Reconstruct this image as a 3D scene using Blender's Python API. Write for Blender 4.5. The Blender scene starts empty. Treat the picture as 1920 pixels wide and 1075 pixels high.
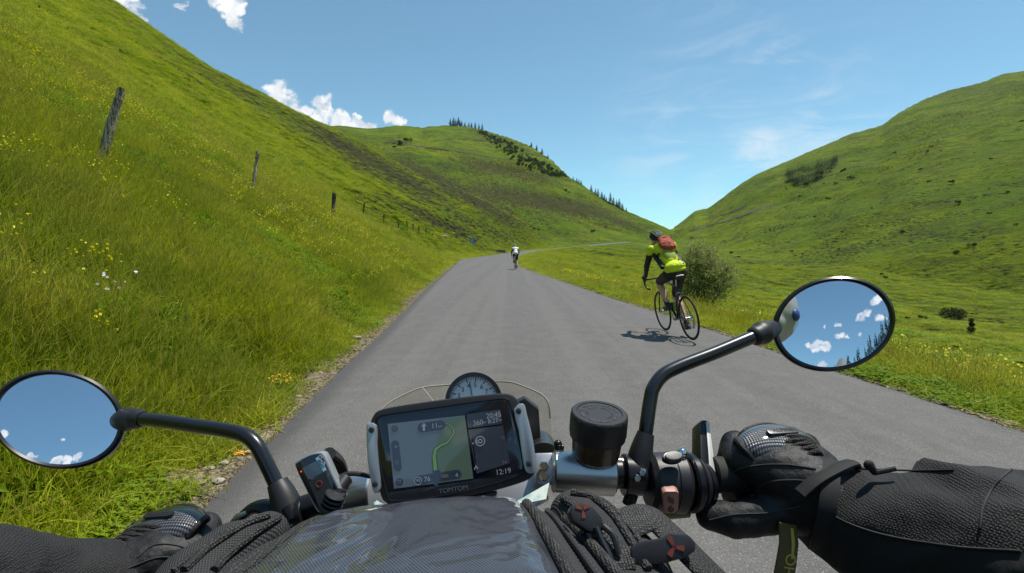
import bpy, bmesh, math, random
import numpy as np
from mathutils import Vector, Matrix, Euler
random.seed(7); rng = np.random.default_rng(11)
SC = bpy.context.scene; COL = SC.collection
R = math.radians
# ------------------------------------------------------------------ camera, sky, sun, exposure
CAMZ = 1.38; PITCH = R(4.2); FP = 960.0
cd = bpy.data.cameras.new("camera"); cd.lens = 18.0; cd.sensor_width = 36.0; cd.clip_start = 0.01; cd.clip_end = 20000
cam = bpy.data.objects.new("camera", cd); COL.objects.link(cam)
cam.location = (0, 0, CAMZ); cam.rotation_euler = (R(90) - PITCH, 0, 0); SC.camera = cam
SUNV = Vector((0.47, 0.26, 1.5)).normalized()
sl = bpy.data.lights.new("sun", 'SUN'); sl.energy = 4.9; sl.angle = R(0.53); sl.color = (1.0, 0.95, 0.87)
sun = bpy.data.objects.new("sun", sl); COL.objects.link(sun)
sun.rotation_euler = SUNV.to_track_quat('Z', 'Y').to_euler(); sun.location = (20, 10, 60)
SC.view_settings.view_transform = 'Standard'; SC.view_settings.look = 'None'
SC.view_settings.exposure = 0.13; SC.view_settings.gamma = 1.0
SC.cycles.max_bounces = 8; SC.cycles.transparent_max_bounces = 12
SC.cycles.use_denoising = True
CF = Vector((0, math.cos(PITCH), -math.sin(PITCH))); CU = Vector((0, math.sin(PITCH), math.cos(PITCH))); CR = Vector((1, 0, 0))
CAM = Vector((0, 0, CAMZ))
def ray(px, py): return CF + CR * ((px - 960) / FP) + CU * (-(py - 537.5) / FP)
def P(px, py, d): return CAM + ray(px, py) * d            # d = depth along the viewing axis, metres
def PR(px, py, r):                                        # r = horizontal range
    v = ray(px, py); return CAM + v * (r / math.hypot(v.x, v.y))
def G(px, py, z=0.0):
    v = ray(px, py); return CAM + v * ((z - CAMZ) / v.z)
def toaz(px, py):
    v = ray(px, py); return math.degrees(math.atan2(v.x, v.y)), v.z / math.hypot(v.x, v.y)

class NT:
    """small helper round a node tree"""
    def __init__(s, tree): s.t = tree; s.n = tree.nodes; s.l = tree.links
    def add(s, typ, **kw):
        nd = s.n.new(typ)
        for k, v in kw.items():
            if k.startswith('_'): setattr(nd, k[1:], v)
        return nd
    def link(s, a, b): s.l.new(a, b)
    def val(s, sock, v):
        if hasattr(v, 'is_linked') or isinstance(v, bpy.types.NodeSocket): s.l.new(v, sock)
        else: sock.default_value = v
    def math(s, op, a, b=0.0, c=0.0, clamp=False):
        nd = s.n.new('ShaderNodeMath'); nd.operation = op; nd.use_clamp = clamp
        s.val(nd.inputs[0], a); s.val(nd.inputs[1], b); s.val(nd.inputs[2], c); return nd.outputs[0]
    def vmath(s, op, a, b=(0, 0, 0), out=0):
        nd = s.n.new('ShaderNodeVectorMath'); nd.operation = op
        s.val(nd.inputs[0], a); s.val(nd.inputs[1], b); return nd.outputs[out]
    def noise(s, vec, scale, detail=3, rough=.55, dist=0.0):
        nd = s.n.new('ShaderNodeTexNoise'); nd.inputs['Scale'].default_value = scale
        nd.inputs['Detail'].default_value = detail; nd.inputs['Roughness'].default_value = rough
        nd.inputs['Distortion'].default_value = dist
        if vec is not None: s.l.new(vec, nd.inputs['Vector'])
        return nd.outputs['Fac']
    def ramp(s, fac, a, b, smooth=True):
        nd = s.n.new('ShaderNodeMapRange'); nd.interpolation_type = 'SMOOTHSTEP' if smooth else 'LINEAR'
        s.val(nd.inputs['Value'], fac); nd.inputs['From Min'].default_value = a; nd.inputs['From Max'].default_value = b
        return nd.outputs['Result']
    def mix(s, fac, a, b):
        nd = s.n.new('ShaderNodeMix'); nd.data_type = 'RGBA'
        s.val(nd.inputs[0], fac)
        for i, v in ((6, a), (7, b)):
            if isinstance(v, (tuple, list)): nd.inputs[i].default_value = (*v[:3], 1)
            else: s.l.new(v, nd.inputs[i])
        return nd.outputs[2]

# world: physical sky with cumulus and a little cirrus
W = bpy.data.worlds.new("World"); SC.world = W; W.use_nodes = True
w = NT(W.node_tree); w.n.clear()
sky = w.add('ShaderNodeTexSky'); sky.sky_type = 'NISHITA'; sky.sun_disc = False
sky.sun_elevation = math.asin(SUNV.z); sky.sun_rotation = math.atan2(SUNV.x, SUNV.y)
sky.altitude = 1300; sky.air_density = 1.0; sky.dust_density = 0.6; sky.ozone_density = 1.6
hsv = w.add('ShaderNodeHueSaturation'); hsv.inputs['Saturation'].default_value = 0.86; hsv.inputs['Value'].default_value = 1.0
tint = w.add('ShaderNodeMix'); tint.data_type = 'RGBA'; tint.blend_type = 'MULTIPLY'; tint.inputs[0].default_value = 1
w.link(sky.outputs[0], tint.inputs[6]); tint.inputs[7].default_value = (0.77, 1.43, 1.42, 1); w.link(tint.outputs[2], hsv.inputs['Color'])
tc = w.add('ShaderNodeTexCoord'); D = tc.outputs['Generated']
def dirof(px, py): v = ray(px, py).normalized(); return v
CUMULUS = []   # (direction, radius in radians, strength)
for px, py, rp in [(525,178,30),(545,200,30),(508,168,16),(606,200,26),(598,222,26),(640,230,24),(668,236,22),(735,222,20),(752,226,12),(690,240,18),
                   (432,8,27),(440,34,17),(405,-6,22),(452,14,14),(250,22,22),(235,5,26),(270,36,12),(335,12,13),(200,-12,40),(575,205,14),(670,218,10)]:
    CUMULUS.append((dirof(px, py), rp / FP * (1 / (1 + ((px-960)/960)**2)) ** .5 * 1.15))
EXTRA_CLOUDS = []  # filled for the sky behind the camera
def azel(az, el): az, el = R(az), R(el); return Vector((math.sin(az)*math.cos(el), math.cos(az)*math.cos(el), math.sin(el)))
for az, el, rd in [(188.6,15.7,1.25),(190.2,15.5,1.3),(191.4,15.9,.9),(189.5,16.3,.9),(186.2,17.6,.85),(185.2,17.9,.8),(184.3,17.6,.6),(186,19.9,.6),(188.2,19.6,.35),(181.6,21.2,1.0),(180.4,22,1.1),(178.6,24.0,1.1),(177.6,24.4,.9),(178.3,20.8,1.0),(182.3,18.1,.5),(189,11.7,1.2),
                   (173.2,21.2,.8),(172.4,20.8,.6),(169.0,19.8,1.0),(167.5,19.9,1.1),(166,20.2,1.0),(168.8,23.4,.45),(140,22,5),(130,12,4),(205,14,5),(225,18,5),(250,12,6),(100,14,6),(120,25,5),(270,30,4)]:
    CUMULUS.append((azel(az, el), R(rd) * 1.15))
warp = w.add('ShaderNodeTexNoise'); warp.inputs['Scale'].default_value = 26; warp.inputs['Detail'].default_value = 5; warp.inputs['Roughness'].default_value = .6
w.link(D, warp.inputs['Vector'])
wv = w.vmath('SCALE', w.vmath('SUBTRACT', warp.outputs['Color'], (.5, .5, .5))); wv.node.inputs['Scale'].default_value = .045
Dw = w.vmath('ADD', D, wv)
acc = None
for dv, rad in CUMULUS:
    dist = w.vmath('DISTANCE', Dw, tuple(dv), out=1)
    m = w.ramp(dist, rad * 1.05, rad * .35)
    acc = m if acc is None else w.math('MAXIMUM', acc, m)
n1 = w.noise(Dw, 42, 6, .62)
dens = w.math('ADD', acc, w.math('MULTIPLY', w.math('SUBTRACT', n1, .5), 2.3))
cov = w.math('MULTIPLY', w.ramp(dens, .36, 1.05), w.ramp(acc, 0.02, .3))
shade = w.ramp(w.noise(Dw, 30, 4, .5), .35, .62)
ccol = w.mix(shade, (6.8, 7.3, 8.0), (10.8, 10.8, 10.8))
# cirrus: faint streaks
st = w.add('ShaderNodeMapping'); st.inputs['Scale'].default_value = (5, 2.0, 16); st.inputs['Rotation'].default_value = (0, R(28), R(-20)); w.link(D, st.inputs['Vector'])
cn = w.noise(st.outputs[0], 1.3, 6, .62, 1.2)
cmask = None
for px, py, rp, s in [(1460,125,75,.55),(1430,285,70,.8),(1250,255,150,.35),(1540,255,130,.5),(1620,235,90,.4),(1400,200,260,.25),(1300,380,160,.3)]:
    dist = w.vmath('DISTANCE', D, tuple(dirof(px, py)), out=1)
    m = w.math('MULTIPLY', w.ramp(dist, rp / FP, rp / FP * .1), s)
    cmask = m if cmask is None else w.math('MAXIMUM', cmask, m)
cir = w.math('MULTIPLY', w.math('MULTIPLY', cmask, w.ramp(cn, .40, .72)), .9)
skyc = w.mix(cir, hsv.outputs[0], (8.5, 9.2, 9.8))
fin = w.mix(w.math('MULTIPLY', cov, .97), skyc, ccol)
bg = w.add('ShaderNodeBackground'); bg.inputs['Strength'].default_value = 0.092
w.link(fin, bg.inputs['Color']); wo = w.add('ShaderNodeOutputWorld'); w.link(bg.outputs[0], wo.inputs['Surface'])

# ------------------------------------------------------------------ helpers: materials and meshes
def mat(name, col, rough=.6, metal=0., spec=.5, bump=None, emit=None, noise=None, alpha=1., trans=0., coat=0., translucent=0.):
    """col: base colour; noise=(scale, colour2, lo, hi); bump=(scale, strength, distance)"""
    m = bpy.data.materials.new(name); m.use_nodes = True; t = NT(m.node_tree); b = t.n['Principled BSDF']
    b.inputs['Base Color'].default_value = (*col, 1); b.inputs['Roughness'].default_value = rough
    b.inputs['Metallic'].default_value = metal; b.inputs['Specular IOR Level'].default_value = spec
    b.inputs['Coat Weight'].default_value = coat; b.inputs['Coat Roughness'].default_value = .04
    b.inputs['Transmission Weight'].default_value = trans; b.inputs['Alpha'].default_value = alpha
    tcx = t.add('ShaderNodeTexCoord')
    if noise:
        f = t.noise(tcx.outputs['Object'], noise[0], 4, .6)
        t.link(t.mix(t.ramp(f, noise[2], noise[3]), col, noise[1]), b.inputs['Base Color'])
    if bump:
        bn = t.add('ShaderNodeBump'); bn.inputs['Strength'].default_value = bump[1]; bn.inputs['Distance'].default_value = bump[2]
        t.link(t.noise(tcx.outputs['Object'], bump[0], 4, .6), bn.inputs['Height']); t.link(bn.outputs[0], b.inputs['Normal'])
    if emit:
        b.inputs['Emission Color'].default_value = (*col, 1); b.inputs['Emission Strength'].default_value = emit
    if translucent:
        tr = t.add('ShaderNodeBsdfTranslucent'); mx = t.add('ShaderNodeMixShader'); mx.inputs[0].default_value = translucent
        src = b.inputs['Base Color'].links[0].from_socket if b.inputs['Base Color'].is_linked else None
        if src: t.link(src, tr.inputs[0])
        else: tr.inputs[0].default_value = (*col, 1)
        t.link(b.outputs[0], mx.inputs[1]); t.link(tr.outputs[0], mx.inputs[2]); t.link(mx.outputs[0], t.n['Material Output'].inputs[0])
    return m
def empty(name, loc, label, cat, group=None, rot=(0, 0, 0)):
    o = bpy.data.objects.new(name, None); COL.objects.link(o); o.location = loc; o.rotation_euler = rot
    o.empty_display_size = .1
    return tag(o, label, cat, group)
def tag(o, label=None, cat=None, group=None, kind=None):
    if label: o['label'] = label
    if cat: o['category'] = cat
    if group: o['group'] = group
    if kind: o['kind'] = kind
    return o
def mk(name, verts, faces, m=None, parent=None, smooth=True, world=True):
    """mesh object; verts in world space (world=True) or in the parent's space"""
    me = bpy.data.meshes.new(name); me.from_pydata([tuple(v) for v in verts], [], [tuple(f) for f in faces])
    return mko(name, me, m, parent, smooth, world)
def mko(name, me, m=None, parent=None, smooth=True, world=True):
    bm = bmesh.new(); bm.from_mesh(me); bmesh.ops.recalc_face_normals(bm, faces=bm.faces); bm.to_mesh(me); bm.free()
    if smooth:
        me.polygons.foreach_set('use_smooth', [True] * len(me.polygons))
        try: me.set_sharp_from_angle(angle=R(38))
        except Exception: pass
    if m: me.materials.append(m)
    o = bpy.data.objects.new(name, me); COL.objects.link(o)
    if parent is not None:
        o.parent = parent
        if world:
            mw = Matrix.Identity(4); q = parent
            while q is not None: mw = q.matrix_basis @ mw; q = q.parent
            me.transform(mw.inverted())
    return o
def rmf(pts):
    """rotation-minimising frames along a polyline"""
    pts = [Vector(p) for p in pts]; n = len(pts); fr = []
    T = [(pts[min(i+1, n-1)] - pts[max(i-1, 0)]).normalized() for i in range(n)]
    a = Vector((0, 0, 1)) if abs(T[0].z) < .9 else Vector((1, 0, 0))
    u = (a - T[0] * a.dot(T[0])).normalized()
    for i in range(n):
        u = (u - T[i] * u.dot(T[i])).normalized(); fr.append((pts[i], u, T[i].cross(u)))
    return fr
def tube(pts, rad, seg=12, caps=True, flat=1.0):
    n = len(pts); rads = rad if isinstance(rad, (list, tuple)) else [rad] * n
    V, F = [], []
    for (p, u, v), r in zip(rmf(pts), rads):
        for k in range(seg):
            a = 2 * math.pi * k / seg; V.append(p + u * (math.cos(a) * r * flat) + v * (math.sin(a) * r))
    for i in range(n - 1):
        for k in range(seg):
            a, b = i*seg + k, i*seg + (k+1) % seg; F.append((a, b, b + seg, a + seg))
    if caps: F.append(tuple(range(seg))[::-1]); F.append(tuple(range((n-1)*seg, n*seg)))
    return V, F
def join(*parts):
    V, F = [], []
    for v, f in parts:
        o = len(V); V += list(v); F += [tuple(i + o for i in q) for q in f]
    return V, F
def bez(ctrl, n=8):
    """Catmull-Rom through control points"""
    c = [Vector(p) for p in ctrl]; c = [c[0]*2 - c[1]] + c + [c[-1]*2 - c[-2]]; out = []
    for i in range(1, len(c) - 2):
        for k in range(n):
            t = k / n; a, b, d, e = c[i-1], c[i], c[i+1], c[i+2]
            out.append(.5 * ((2*b) + (d - a)*t + (2*a - 5*b + 4*d - e)*t*t + (3*b - a - 3*d + e)*t**3))
    out.append(c[-2]); return out
def ellipsoid(c, r, M=None, seg=16, rings=10):
    V, F = [], []; c = Vector(c)
    for i in range(rings + 1):
        th = math.pi * i / rings
        for k in range(seg):
            ph = 2*math.pi*k/seg; v = Vector((r[0]*math.sin(th)*math.cos(ph), r[1]*math.sin(th)*math.sin(ph), r[2]*math.cos(th)))
            V.append(c + (M @ v if M else v))
    for i in range(rings):
        for k in range(seg):
            a, b = i*seg + k, i*seg + (k+1) % seg; F.append((a, b, b + seg, a + seg))
    return V, F
def prism(outline, z0, z1, M, bevel=0., name='p'):
    """2D outline (list of x,y) extruded from z0 to z1 in frame M; returns verts, faces (bevelled)"""
    bm = bmesh.new(); vs = [bm.verts.new((x, y, z0)) for x, y in outline]; f = bm.faces.new(vs)
    ex = bmesh.ops.extrude_face_region(bm, geom=[f])
    for v in ex['geom']:
        if isinstance(v, bmesh.types.BMVert): v.co.z = z1
    bmesh.ops.recalc_face_normals(bm, faces=bm.faces)
    if bevel > 0:
        es = [e for e in bm.edges if len(e.link_faces) == 2 and e.calc_face_angle(0) > R(30)]
        bmesh.ops.bevel(bm, geom=es, offset=bevel, segments=2, affect='EDGES', profile=.6)
    bm.verts.ensure_lookup_table(); V = [M @ v.co for v in bm.verts]; F = [tuple(v.index for v in f.verts) for f in bm.faces]
    bm.free(); return V, F
def rrect(w_, h_, r_, n=5, cx=0, cy=0):
    out = []
    for sx, sy, a0 in ((1, 1, 0), (-1, 1, 90), (-1, -1, 180), (1, -1, 270)):
        for k in range(n + 1):
            a = R(a0 + 90 * k / n); out.append((cx + sx*(w_/2 - r_) + r_*math.cos(a), cy + sy*(h_/2 - r_) + r_*math.sin(a)))
    return out
def circ(r_, n=24, cx=0, cy=0, ry=None): return [(cx + r_*math.cos(2*math.pi*k/n), cy + (ry or r_)*math.sin(2*math.pi*k/n)) for k in range(n)]
def remesh(name, parts, voxel, m, parent=None, smooth=4, world=True, disp=None):
    """union of overlapping closed pieces grown into ONE continuous surface"""
    V, F = join(*parts); me = bpy.data.meshes.new(name + '_src'); me.from_pydata([tuple(v) for v in V], [], F)
    bm = bmesh.new(); bm.from_mesh(me); bmesh.ops.recalc_face_normals(bm, faces=bm.faces); bm.to_mesh(me); bm.free()
    o = bpy.data.objects.new('tmp', me); COL.objects.link(o)
    rm = o.modifiers.new('r', 'REMESH'); rm.mode = 'VOXEL'; rm.voxel_size = voxel; rm.use_smooth_shade = True
    sm = o.modifiers.new('s', 'SMOOTH'); sm.factor = .5; sm.iterations = smooth
    dg = bpy.context.evaluated_depsgraph_get(); me2 = bpy.data.meshes.new_from_object(o.evaluated_get(dg))
    bpy.data.objects.remove(o); me2.name = name
    if disp: 
        co = np.empty(len(me2.vertices)*3); me2.vertices.foreach_get('co', co); co = co.reshape(-1, 3)
        no = np.empty(len(me2.vertices)*3); me2.vertices.foreach_get('normal', no); no = no.reshape(-1, 3)
        co = disp(co, no); me2.vertices.foreach_set('co', co.ravel()); me2.update()
    me2.materials.clear(); ob = mko(name, me2, m, parent, False, world)
    me2.polygons.foreach_set('use_smooth', [True]*len(me2.polygons)); return ob
def limb(pts, rads, seg=14):
    """tapered limb with round ends, for remesh"""
    parts = [tube(pts, rads, seg)]
    for p, r in zip(pts, rads): parts.append(ellipsoid(p, (r, r, r), seg=12, rings=8))
    return parts
# value noise in numpy
def _h(ix, iy, s): 
    h = (ix.astype(np.int64) * 374761393 + iy.astype(np.int64) * 668265263 + s * 982451653) & 0x7fffffff
    h = ((h ^ (h >> 13)) * 1274126177) & 0x7fffffff; h = h ^ (h >> 16); return (h & 0xffff) / 65535.0
def vn(x, y, s=0):
    ix, iy = np.floor(x), np.floor(y); fx, fy = x - ix, y - iy; fx = fx*fx*(3-2*fx); fy = fy*fy*(3-2*fy)
    a, b, c, d = _h(ix, iy, s), _h(ix+1, iy, s), _h(ix, iy+1, s), _h(ix+1, iy+1, s)
    return (a*(1-fx) + b*fx)*(1-fy) + (c*(1-fx) + d*fx)*fy
def fbm(x, y, s=0, o=4):
    t, a, n = 0., 1., 0.
    for k in range(o): t = t + a * vn(x, y, s + k); n += a; a *= .5; x = x*2.03; y = y*2.03
    return t / n * 2 - 1
def sstep(a, b, x): t = np.clip((x - a) / (b - a), 0, 1); return t*t*(3 - 2*t)
# ------------------------------------------------------------------ road edges (world)
LE = [(-1.9, -60), (-1.55, -5), (-1.50, 1.5)]; RE = [(5.5, -60), (4.2, -5), (3.98, 1.5)]
LZ = [0, 0, 0]; RZ = [0, 0, 0]
for px, py in [(388,940),(496,834),(571,759),(638,692),(697,644),(760,581),(801,540),(826,518),(847,500)]:
    g = G(px, py); LE.append((g.x, g.y)); LZ.append(0)
for px, py, r in [(862,487,64),(900,481.6,84),(930,477.4,103),(959,473.7,123),(979,471,142),(1002,469,162),(1030,467,195),(1062,463.5,250),(1100,460,290),(1138,456.8,330),(1180,453.4,370)]:
    g = PR(px, py, r); LE.append((g.x, g.y)); LZ.append(g.z)
for px, py in [(1919,804),(1726,746),(1600,706),(1387,637),(1310,611),(1225,583),(1160,563.6),(1100,543),(1039.5,523),(993,507)]:
    g = G(px, py); RE.append((g.x, g.y)); RZ.append(0)
for px, py, r in [(975,500,42),(969,490,56),(974,480,84),(989,475.5,110),(1003,471.5,148),(1032,468.5,188),(1062,465.2,243),(1100,462,284),(1138,458.7,324),(1180,454.9,366)]:
    g = PR(px, py, r); RE.append((g.x, g.y)); RZ.append(g.z)
def dens_line(E, Z, n):
    E = np.array(E); Z = np.array(Z, float); s = np.concatenate([[0], np.cumsum(np.hypot(*np.diff(E, axis=0).T))])
    # smooth resample with denser near part
    q = np.linspace(0, 1, n); u = s[-1] * q
    X = np.interp(u, s, E[:, 0]); Y = np.interp(u, s, E[:, 1]); Zs = np.interp(u, s, Z)
    for A in (X, Y, Zs):
        for _ in range(6): A[1:-1] = (A[:-2] + A[1:-1]*2 + A[2:]) / 4
    return X, Y, Zs, s[-1]
NRD = 900
LX, LY, LZZ, _ = dens_line(LE, LZ, NRD); RX, RY, RZZ, _ = dens_line(RE, RZ, NRD)
def seg_dist(x, y, PX, PY, PZ, step=3):
    """signed distance (positive to the left of travel) and z at the nearest point of a polyline"""
    shp = np.shape(x); x = np.ravel(x); y = np.ravel(y)
    px, py, pz = PX[::step], PY[::step], PZ[::step]; best = np.full(x.shape, 1e9); sd = np.zeros(x.shape); zz = np.zeros(x.shape)
    for i in range(len(px) - 1):
        ax, ay, bx, by = px[i], py[i], px[i+1], py[i+1]; dx, dy = bx-ax, by-ay; L2 = dx*dx + dy*dy
        t = np.clip(((x-ax)*dx + (y-ay)*dy) / L2, 0, 1); ex = x - ax - t*dx; ey = y - ay - t*dy; d2 = ex*ex + ey*ey
        m = d2 < best; best[m] = d2[m]; cr = dx*ey - dy*ex; sd[m] = (np.sign(cr) * np.sqrt(d2))[m]; zz[m] = (pz[i] + t*(pz[i+1]-pz[i]))[m]
    return sd.reshape(shp), zz.reshape(shp)
HL = np.array([[-1, 0], [.25, 0], [.5, .03], [.95, .22], [1.5, .75], [3.2, 1.75], [5.2, 2.95], [9, 5.2], [20, 11.8], [60, 36.5], [400, 245]])
HR = np.array([[-1, 0], [.3, 0], [1.2, -.14], [2.6, -.5], [6, -1.5], [14, -3.6], [26, -6.6], [36, -7.9], [55, -8.2], [70, -6.5], [90, 0], [400, 110]])
# far relief: knots K2 (first ridge / valley foot), K3 (gully or lower slope), K4 (skyline), given by (picture point, range)
def curve(rows):
    out = []
    for a, b, c in rows:
        if isinstance(a, str): out.append((float(a[2:]), b, c))
        else: az, te = toaz(a, b); out.append((az, te, c))
    out.sort(); return np.array(out)
K2 = curve([('az-180', 0, 400), ('az-150', .22, 300), ('az-110', .5, 220), ('az-80', .55, 180), (-400, -350, 160), (0, -120, 160), (208, 0, 165), (324, 80, 175), (391, 125, 185),
    (487, 173, 200), (603, 231, 225), (695, 271, 240), (735, 299, 245), (775, 317, 250), (842, 341, 255), (909, 371, 255), (942, 390, 250), (976, 411, 240),
    (999, 430, 232), (1013, 440, 228), (1040, 455, 250), (1100, 461, 280), (1200, 462, 330), (1258, 466, 360), (1300, 478, 300), (1400, 506, 200), (1600, 556, 120), (1920, 650, 82),
    ('az60', -.12, 75), ('az90', -.12, 75), ('az130', -.05, 100), ('az160', -.02, 200), ('az180', 0, 400)])
K3 = curve([('az-180', 0, 500), ('az-150', .12, 420), ('az-80', .35, 320), (208, 60, 300), (603, 290, 340), (775, 345, 350), (909, 392, 350), (976, 425, 340), (1013, 440, 330),
    (1040, 447, 345), (1100, 448, 365), (1200, 450, 420), (1258, 452, 470), (1300, 458, 420), (1400, 478, 320), (1600, 500, 230), (1920, 556, 170),
    ('az60', 0, 160), ('az90', .05, 160), ('az130', .03, 200), ('az160', .01, 300), ('az180', 0, 500)])
K4 = curve([('az-180', .03, 1500), ('az-150', .15, 900), ('az-80', .4, 700), (208, 30, 750), (487, 190, 800), (560, 226, 850), (603, 236, 870), (640, 235.5, 880), (690, 240.5, 880), (720, 238, 880), (741, 235, 900), (770, 236, 900), (790, 239, 920), (815, 236, 930),
    (839, 234, 950), (870, 236, 930), (904, 242, 900), (956, 258, 820), (998, 274, 760), (1034, 300, 720), (1071, 334, 680), (1094, 347, 660), (1138, 377, 640), (1172, 394, 640),
    (1217, 413, 660), (1256, 432, 700), (1262, 428, 950), (1304, 395, 1000), (1326, 391, 980), (1345, 378, 930), (1390, 344, 900), (1420, 326, 880), (1454, 312, 870), (1540, 275, 870), (1595, 251, 910), (1653, 235, 960),
    (1662, 229, 970), (1685, 211, 1010), (1732, 186, 1080), (1783, 168, 1150), (1839, 155, 1230), (1882, 138, 1300), (1920, 133, 1350), (2200, 80, 1400), ('az70', .36, 1200), ('az110', .3, 1200),
    ('az150', .22, 1000), ('az165', .15, 1000), ('az180', .03, 1500)])
def terr(x, y):
    x = np.asarray(x, float); y = np.asarray(y, float)
    r = np.hypot(x, y) + 1e-6; az = np.degrees(np.arctan2(x, y))
    dl, zl = seg_dist(x, y, LX, LY, LZZ); dr, zr = seg_dist(x, y, RX, RY, RZZ); dr = -dr
    near = np.where(dl > 0, zl + np.interp(dl, HL[:, 0], HL[:, 1]), np.where(dr > 0, zr + np.interp(dr, HR[:, 0], HR[:, 1]), np.maximum(zl, zr)))
    onroad = (dl <= 0) & (dr <= 0)
    k = []
    for K in (K2, K3, K4):
        rr = np.interp(az, K[:, 0], K[:, 2]); te = np.interp(az, K[:, 0], K[:, 1]); k.append((rr, CAMZ + rr * te))
    (r2, z2), (r3, z3), (r4, z4) = k
    r1 = np.minimum(60.0, r2 * .5)
    # near height where the column reaches r1
    x1, y1 = np.sin(np.radians(az)) * r1, np.cos(np.radians(az)) * r1
    d1, q1 = seg_dist(x1, y1, LX, LY, LZZ, 12); e1, p1 = seg_dist(x1, y1, RX, RY, RZZ, 12); e1 = -e1
    z1 = np.where(d1 > 0, q1 + np.interp(d1, HL[:, 0], HL[:, 1]), np.where(e1 > 0, p1 + np.interp(e1, HR[:, 0], HR[:, 1]), np.maximum(q1, p1)))
    r5, z5 = r4 * 1.6, z4 * .55
    far = np.where(r < r2, z1 + (z2 - z1) * (r - r1) / (r2 - r1),
          np.where(r < r3, z2 + (z3 - z2) * (r - r2) / (r3 - r2),
          np.where(r < r4, z3 + (z4 - z3) * (r - r3) / (r4 - r3), np.where(r < r5, z4 + (z5 - z4) * (r - r4) / (r5 - r4), z5 * (1 - sstep(r5, r5 * 1.4 + 1, r) * .6)))))
    z = near + (far - near) * sstep(r1 * .75, r1 * 1.15, r)
    # keep the road corridor on the road
    rd = np.where(dl > 0, dl, np.where(dr > 0, dr, 0)); rz = np.where(dl > 0, zl, zr)
    cor = (1 - sstep(1.0, 14.0, rd)) * sstep(35, 60, r) * (r < 520)
    z = z + (rz - .06 - z) * cor
    # ribs and rolls of the slopes
    t4 = np.clip((r - r3) / (r4 - r3), 0, 1); rib = np.sin(np.pi * t4) ** .8 * (r < r4)
    z = z + rib * (fbm(x / 130, y / 130, 5) * 16 + fbm(x / 38, y / 38, 9) * 5.0 - np.abs(fbm(x / 75, y / 75, 19)) * 7 + fbm(x / 12, y / 12, 29) * 1.0)
    t2 = np.clip((r - r1) / (r2 - r1), 0, 1); z = z + np.sin(np.pi * t2) * (r < r2) * (1 - cor) * (fbm(x / 30, y / 30, 15) * 2.0)
    off = np.clip((rd - .4) / 1.5, 0, 1) * (1 - cor)
    z = z + off * (fbm(x / 1.4, y / 1.4, 21) * .07 + fbm(x / 6, y / 6, 25) * .16 + np.clip(r / 60, 0, 3) * fbm(x / 4.5, y / 3.2, 31, 3) * .28)
    # eroded bite in the foot of the bank
    for bx, by, br, bd in ((-2.75, 5.35, .5, .3), (-2.2, 3.75, .4, .15), (-3.0, 8.6, .45, .2)):
        z = z - bd * np.exp(-((x-bx)**2 + (y-by)**2) / br**2) * (dl > .3)
    return np.where(onroad, np.minimum(zl, zr) - .03, z), dl, dr
def gz(x, y): return float(terr(np.array([x]), np.array([y]))[0][0])
def hit(px, py, r0=4, r1=1600):
    """where the picture ray meets the terrain"""
    v = ray(px, py); v = v / math.hypot(v.x, v.y); rr = np.geomspace(r0, r1, 1500)
    z, _, _ = terr(v.x * rr, v.y * rr); h = CAMZ + v.z * rr - z; i = np.argmax(h < 0)
    if h[i] >= 0: i = int(np.argmin(np.abs(np.degrees(np.arctan(h / rr)))))
    return Vector((v.x * rr[i], v.y * rr[i], float(z[i])))
# one ground sheet, polar round the camera
az1 = np.concatenate([np.arange(-180, -56, 2.0), np.arange(-56, 56, .22), np.arange(56, 180, 2.0)])
rr = np.concatenate([[0.15, .4, .65], np.geomspace(.9, 3600, 520)])
AZ, RRR = np.meshgrid(np.radians(az1), rr); GX = np.sin(AZ) * RRR; GY = np.cos(AZ) * RRR
GZ, DL, DR = terr(GX, GY)
na, nr = len(az1), len(rr); idx = np.arange(na * nr).reshape(nr, na); a = idx; b = np.roll(idx, -1, axis=1)
faces = np.stack([a[:-1], b[:-1], b[1:], a[1:]], -1).reshape(-1, 4)
me = bpy.data.meshes.new("ground"); me.from_pydata(np.stack([GX, GY, GZ], -1).reshape(-1, 3).tolist(), [], faces.tolist())
me.polygons.foreach_set('use_smooth', [True] * len(me.polygons))
# vegetation cover: heath (brown scrub) mask, painted as real patches on the slopes
def to_px(x, y, z):
    dx, dy, dz = x, y, z - CAMZ; dep = dy * CF.y + dz * CF.z; dep = np.where(dep > .01, dep, .01)
    return 960 + FP * dx / dep, 537.5 - FP * (dy * CU.y + dz * CU.z) / dep
HEATH = [  # picture x, y, half length, half width, slope(deg, down to right), strength
 (560,235,250,32,31,.55),(700,305,210,30,29,.9),(860,360,170,24,27,.9),(800,408,120,16,26,.85),(900,425,90,12,24,.6),(330,125,90,8,36,.7),
 (950,320,110,20,12,.8),(1010,378,170,24,11,.95),(1130,405,90,12,20,.8),(1060,285,70,14,36,.5),(930,262,60,12,18,.6),(860,318,90,14,10,.6),(745,268,30,5,0,.8),(1180,420,50,8,25,.7),
 (1640,420,190,22,-25,.35),(1560,490,120,20,-24,.4),(1840,170,130,22,-5,.45),(1760,230,160,30,-15,.3),(1560,330,60,8,-20,.35),(1420,345,40,12,-30,.4),(1860,600,140,24,3,.35),(1480,420,120,10,-24,.25)]
pxs, pys = to_px(GX, GY, GZ); hm = np.zeros_like(GX)
for cx, cy, a_, b_, sl_, st_ in HEATH:
    c_, s_ = math.cos(R(sl_)), math.sin(R(sl_)); u = (pxs - cx)*c_ + (pys - cy)*s_; v = -(pxs - cx)*s_ + (pys - cy)*c_
    hm = np.maximum(hm, st_ * np.exp(-(u/a_)**4 - (v/b_)**2 * 1.1))
hm = hm * ((GY > 20) & (RRR > 45))
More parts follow.
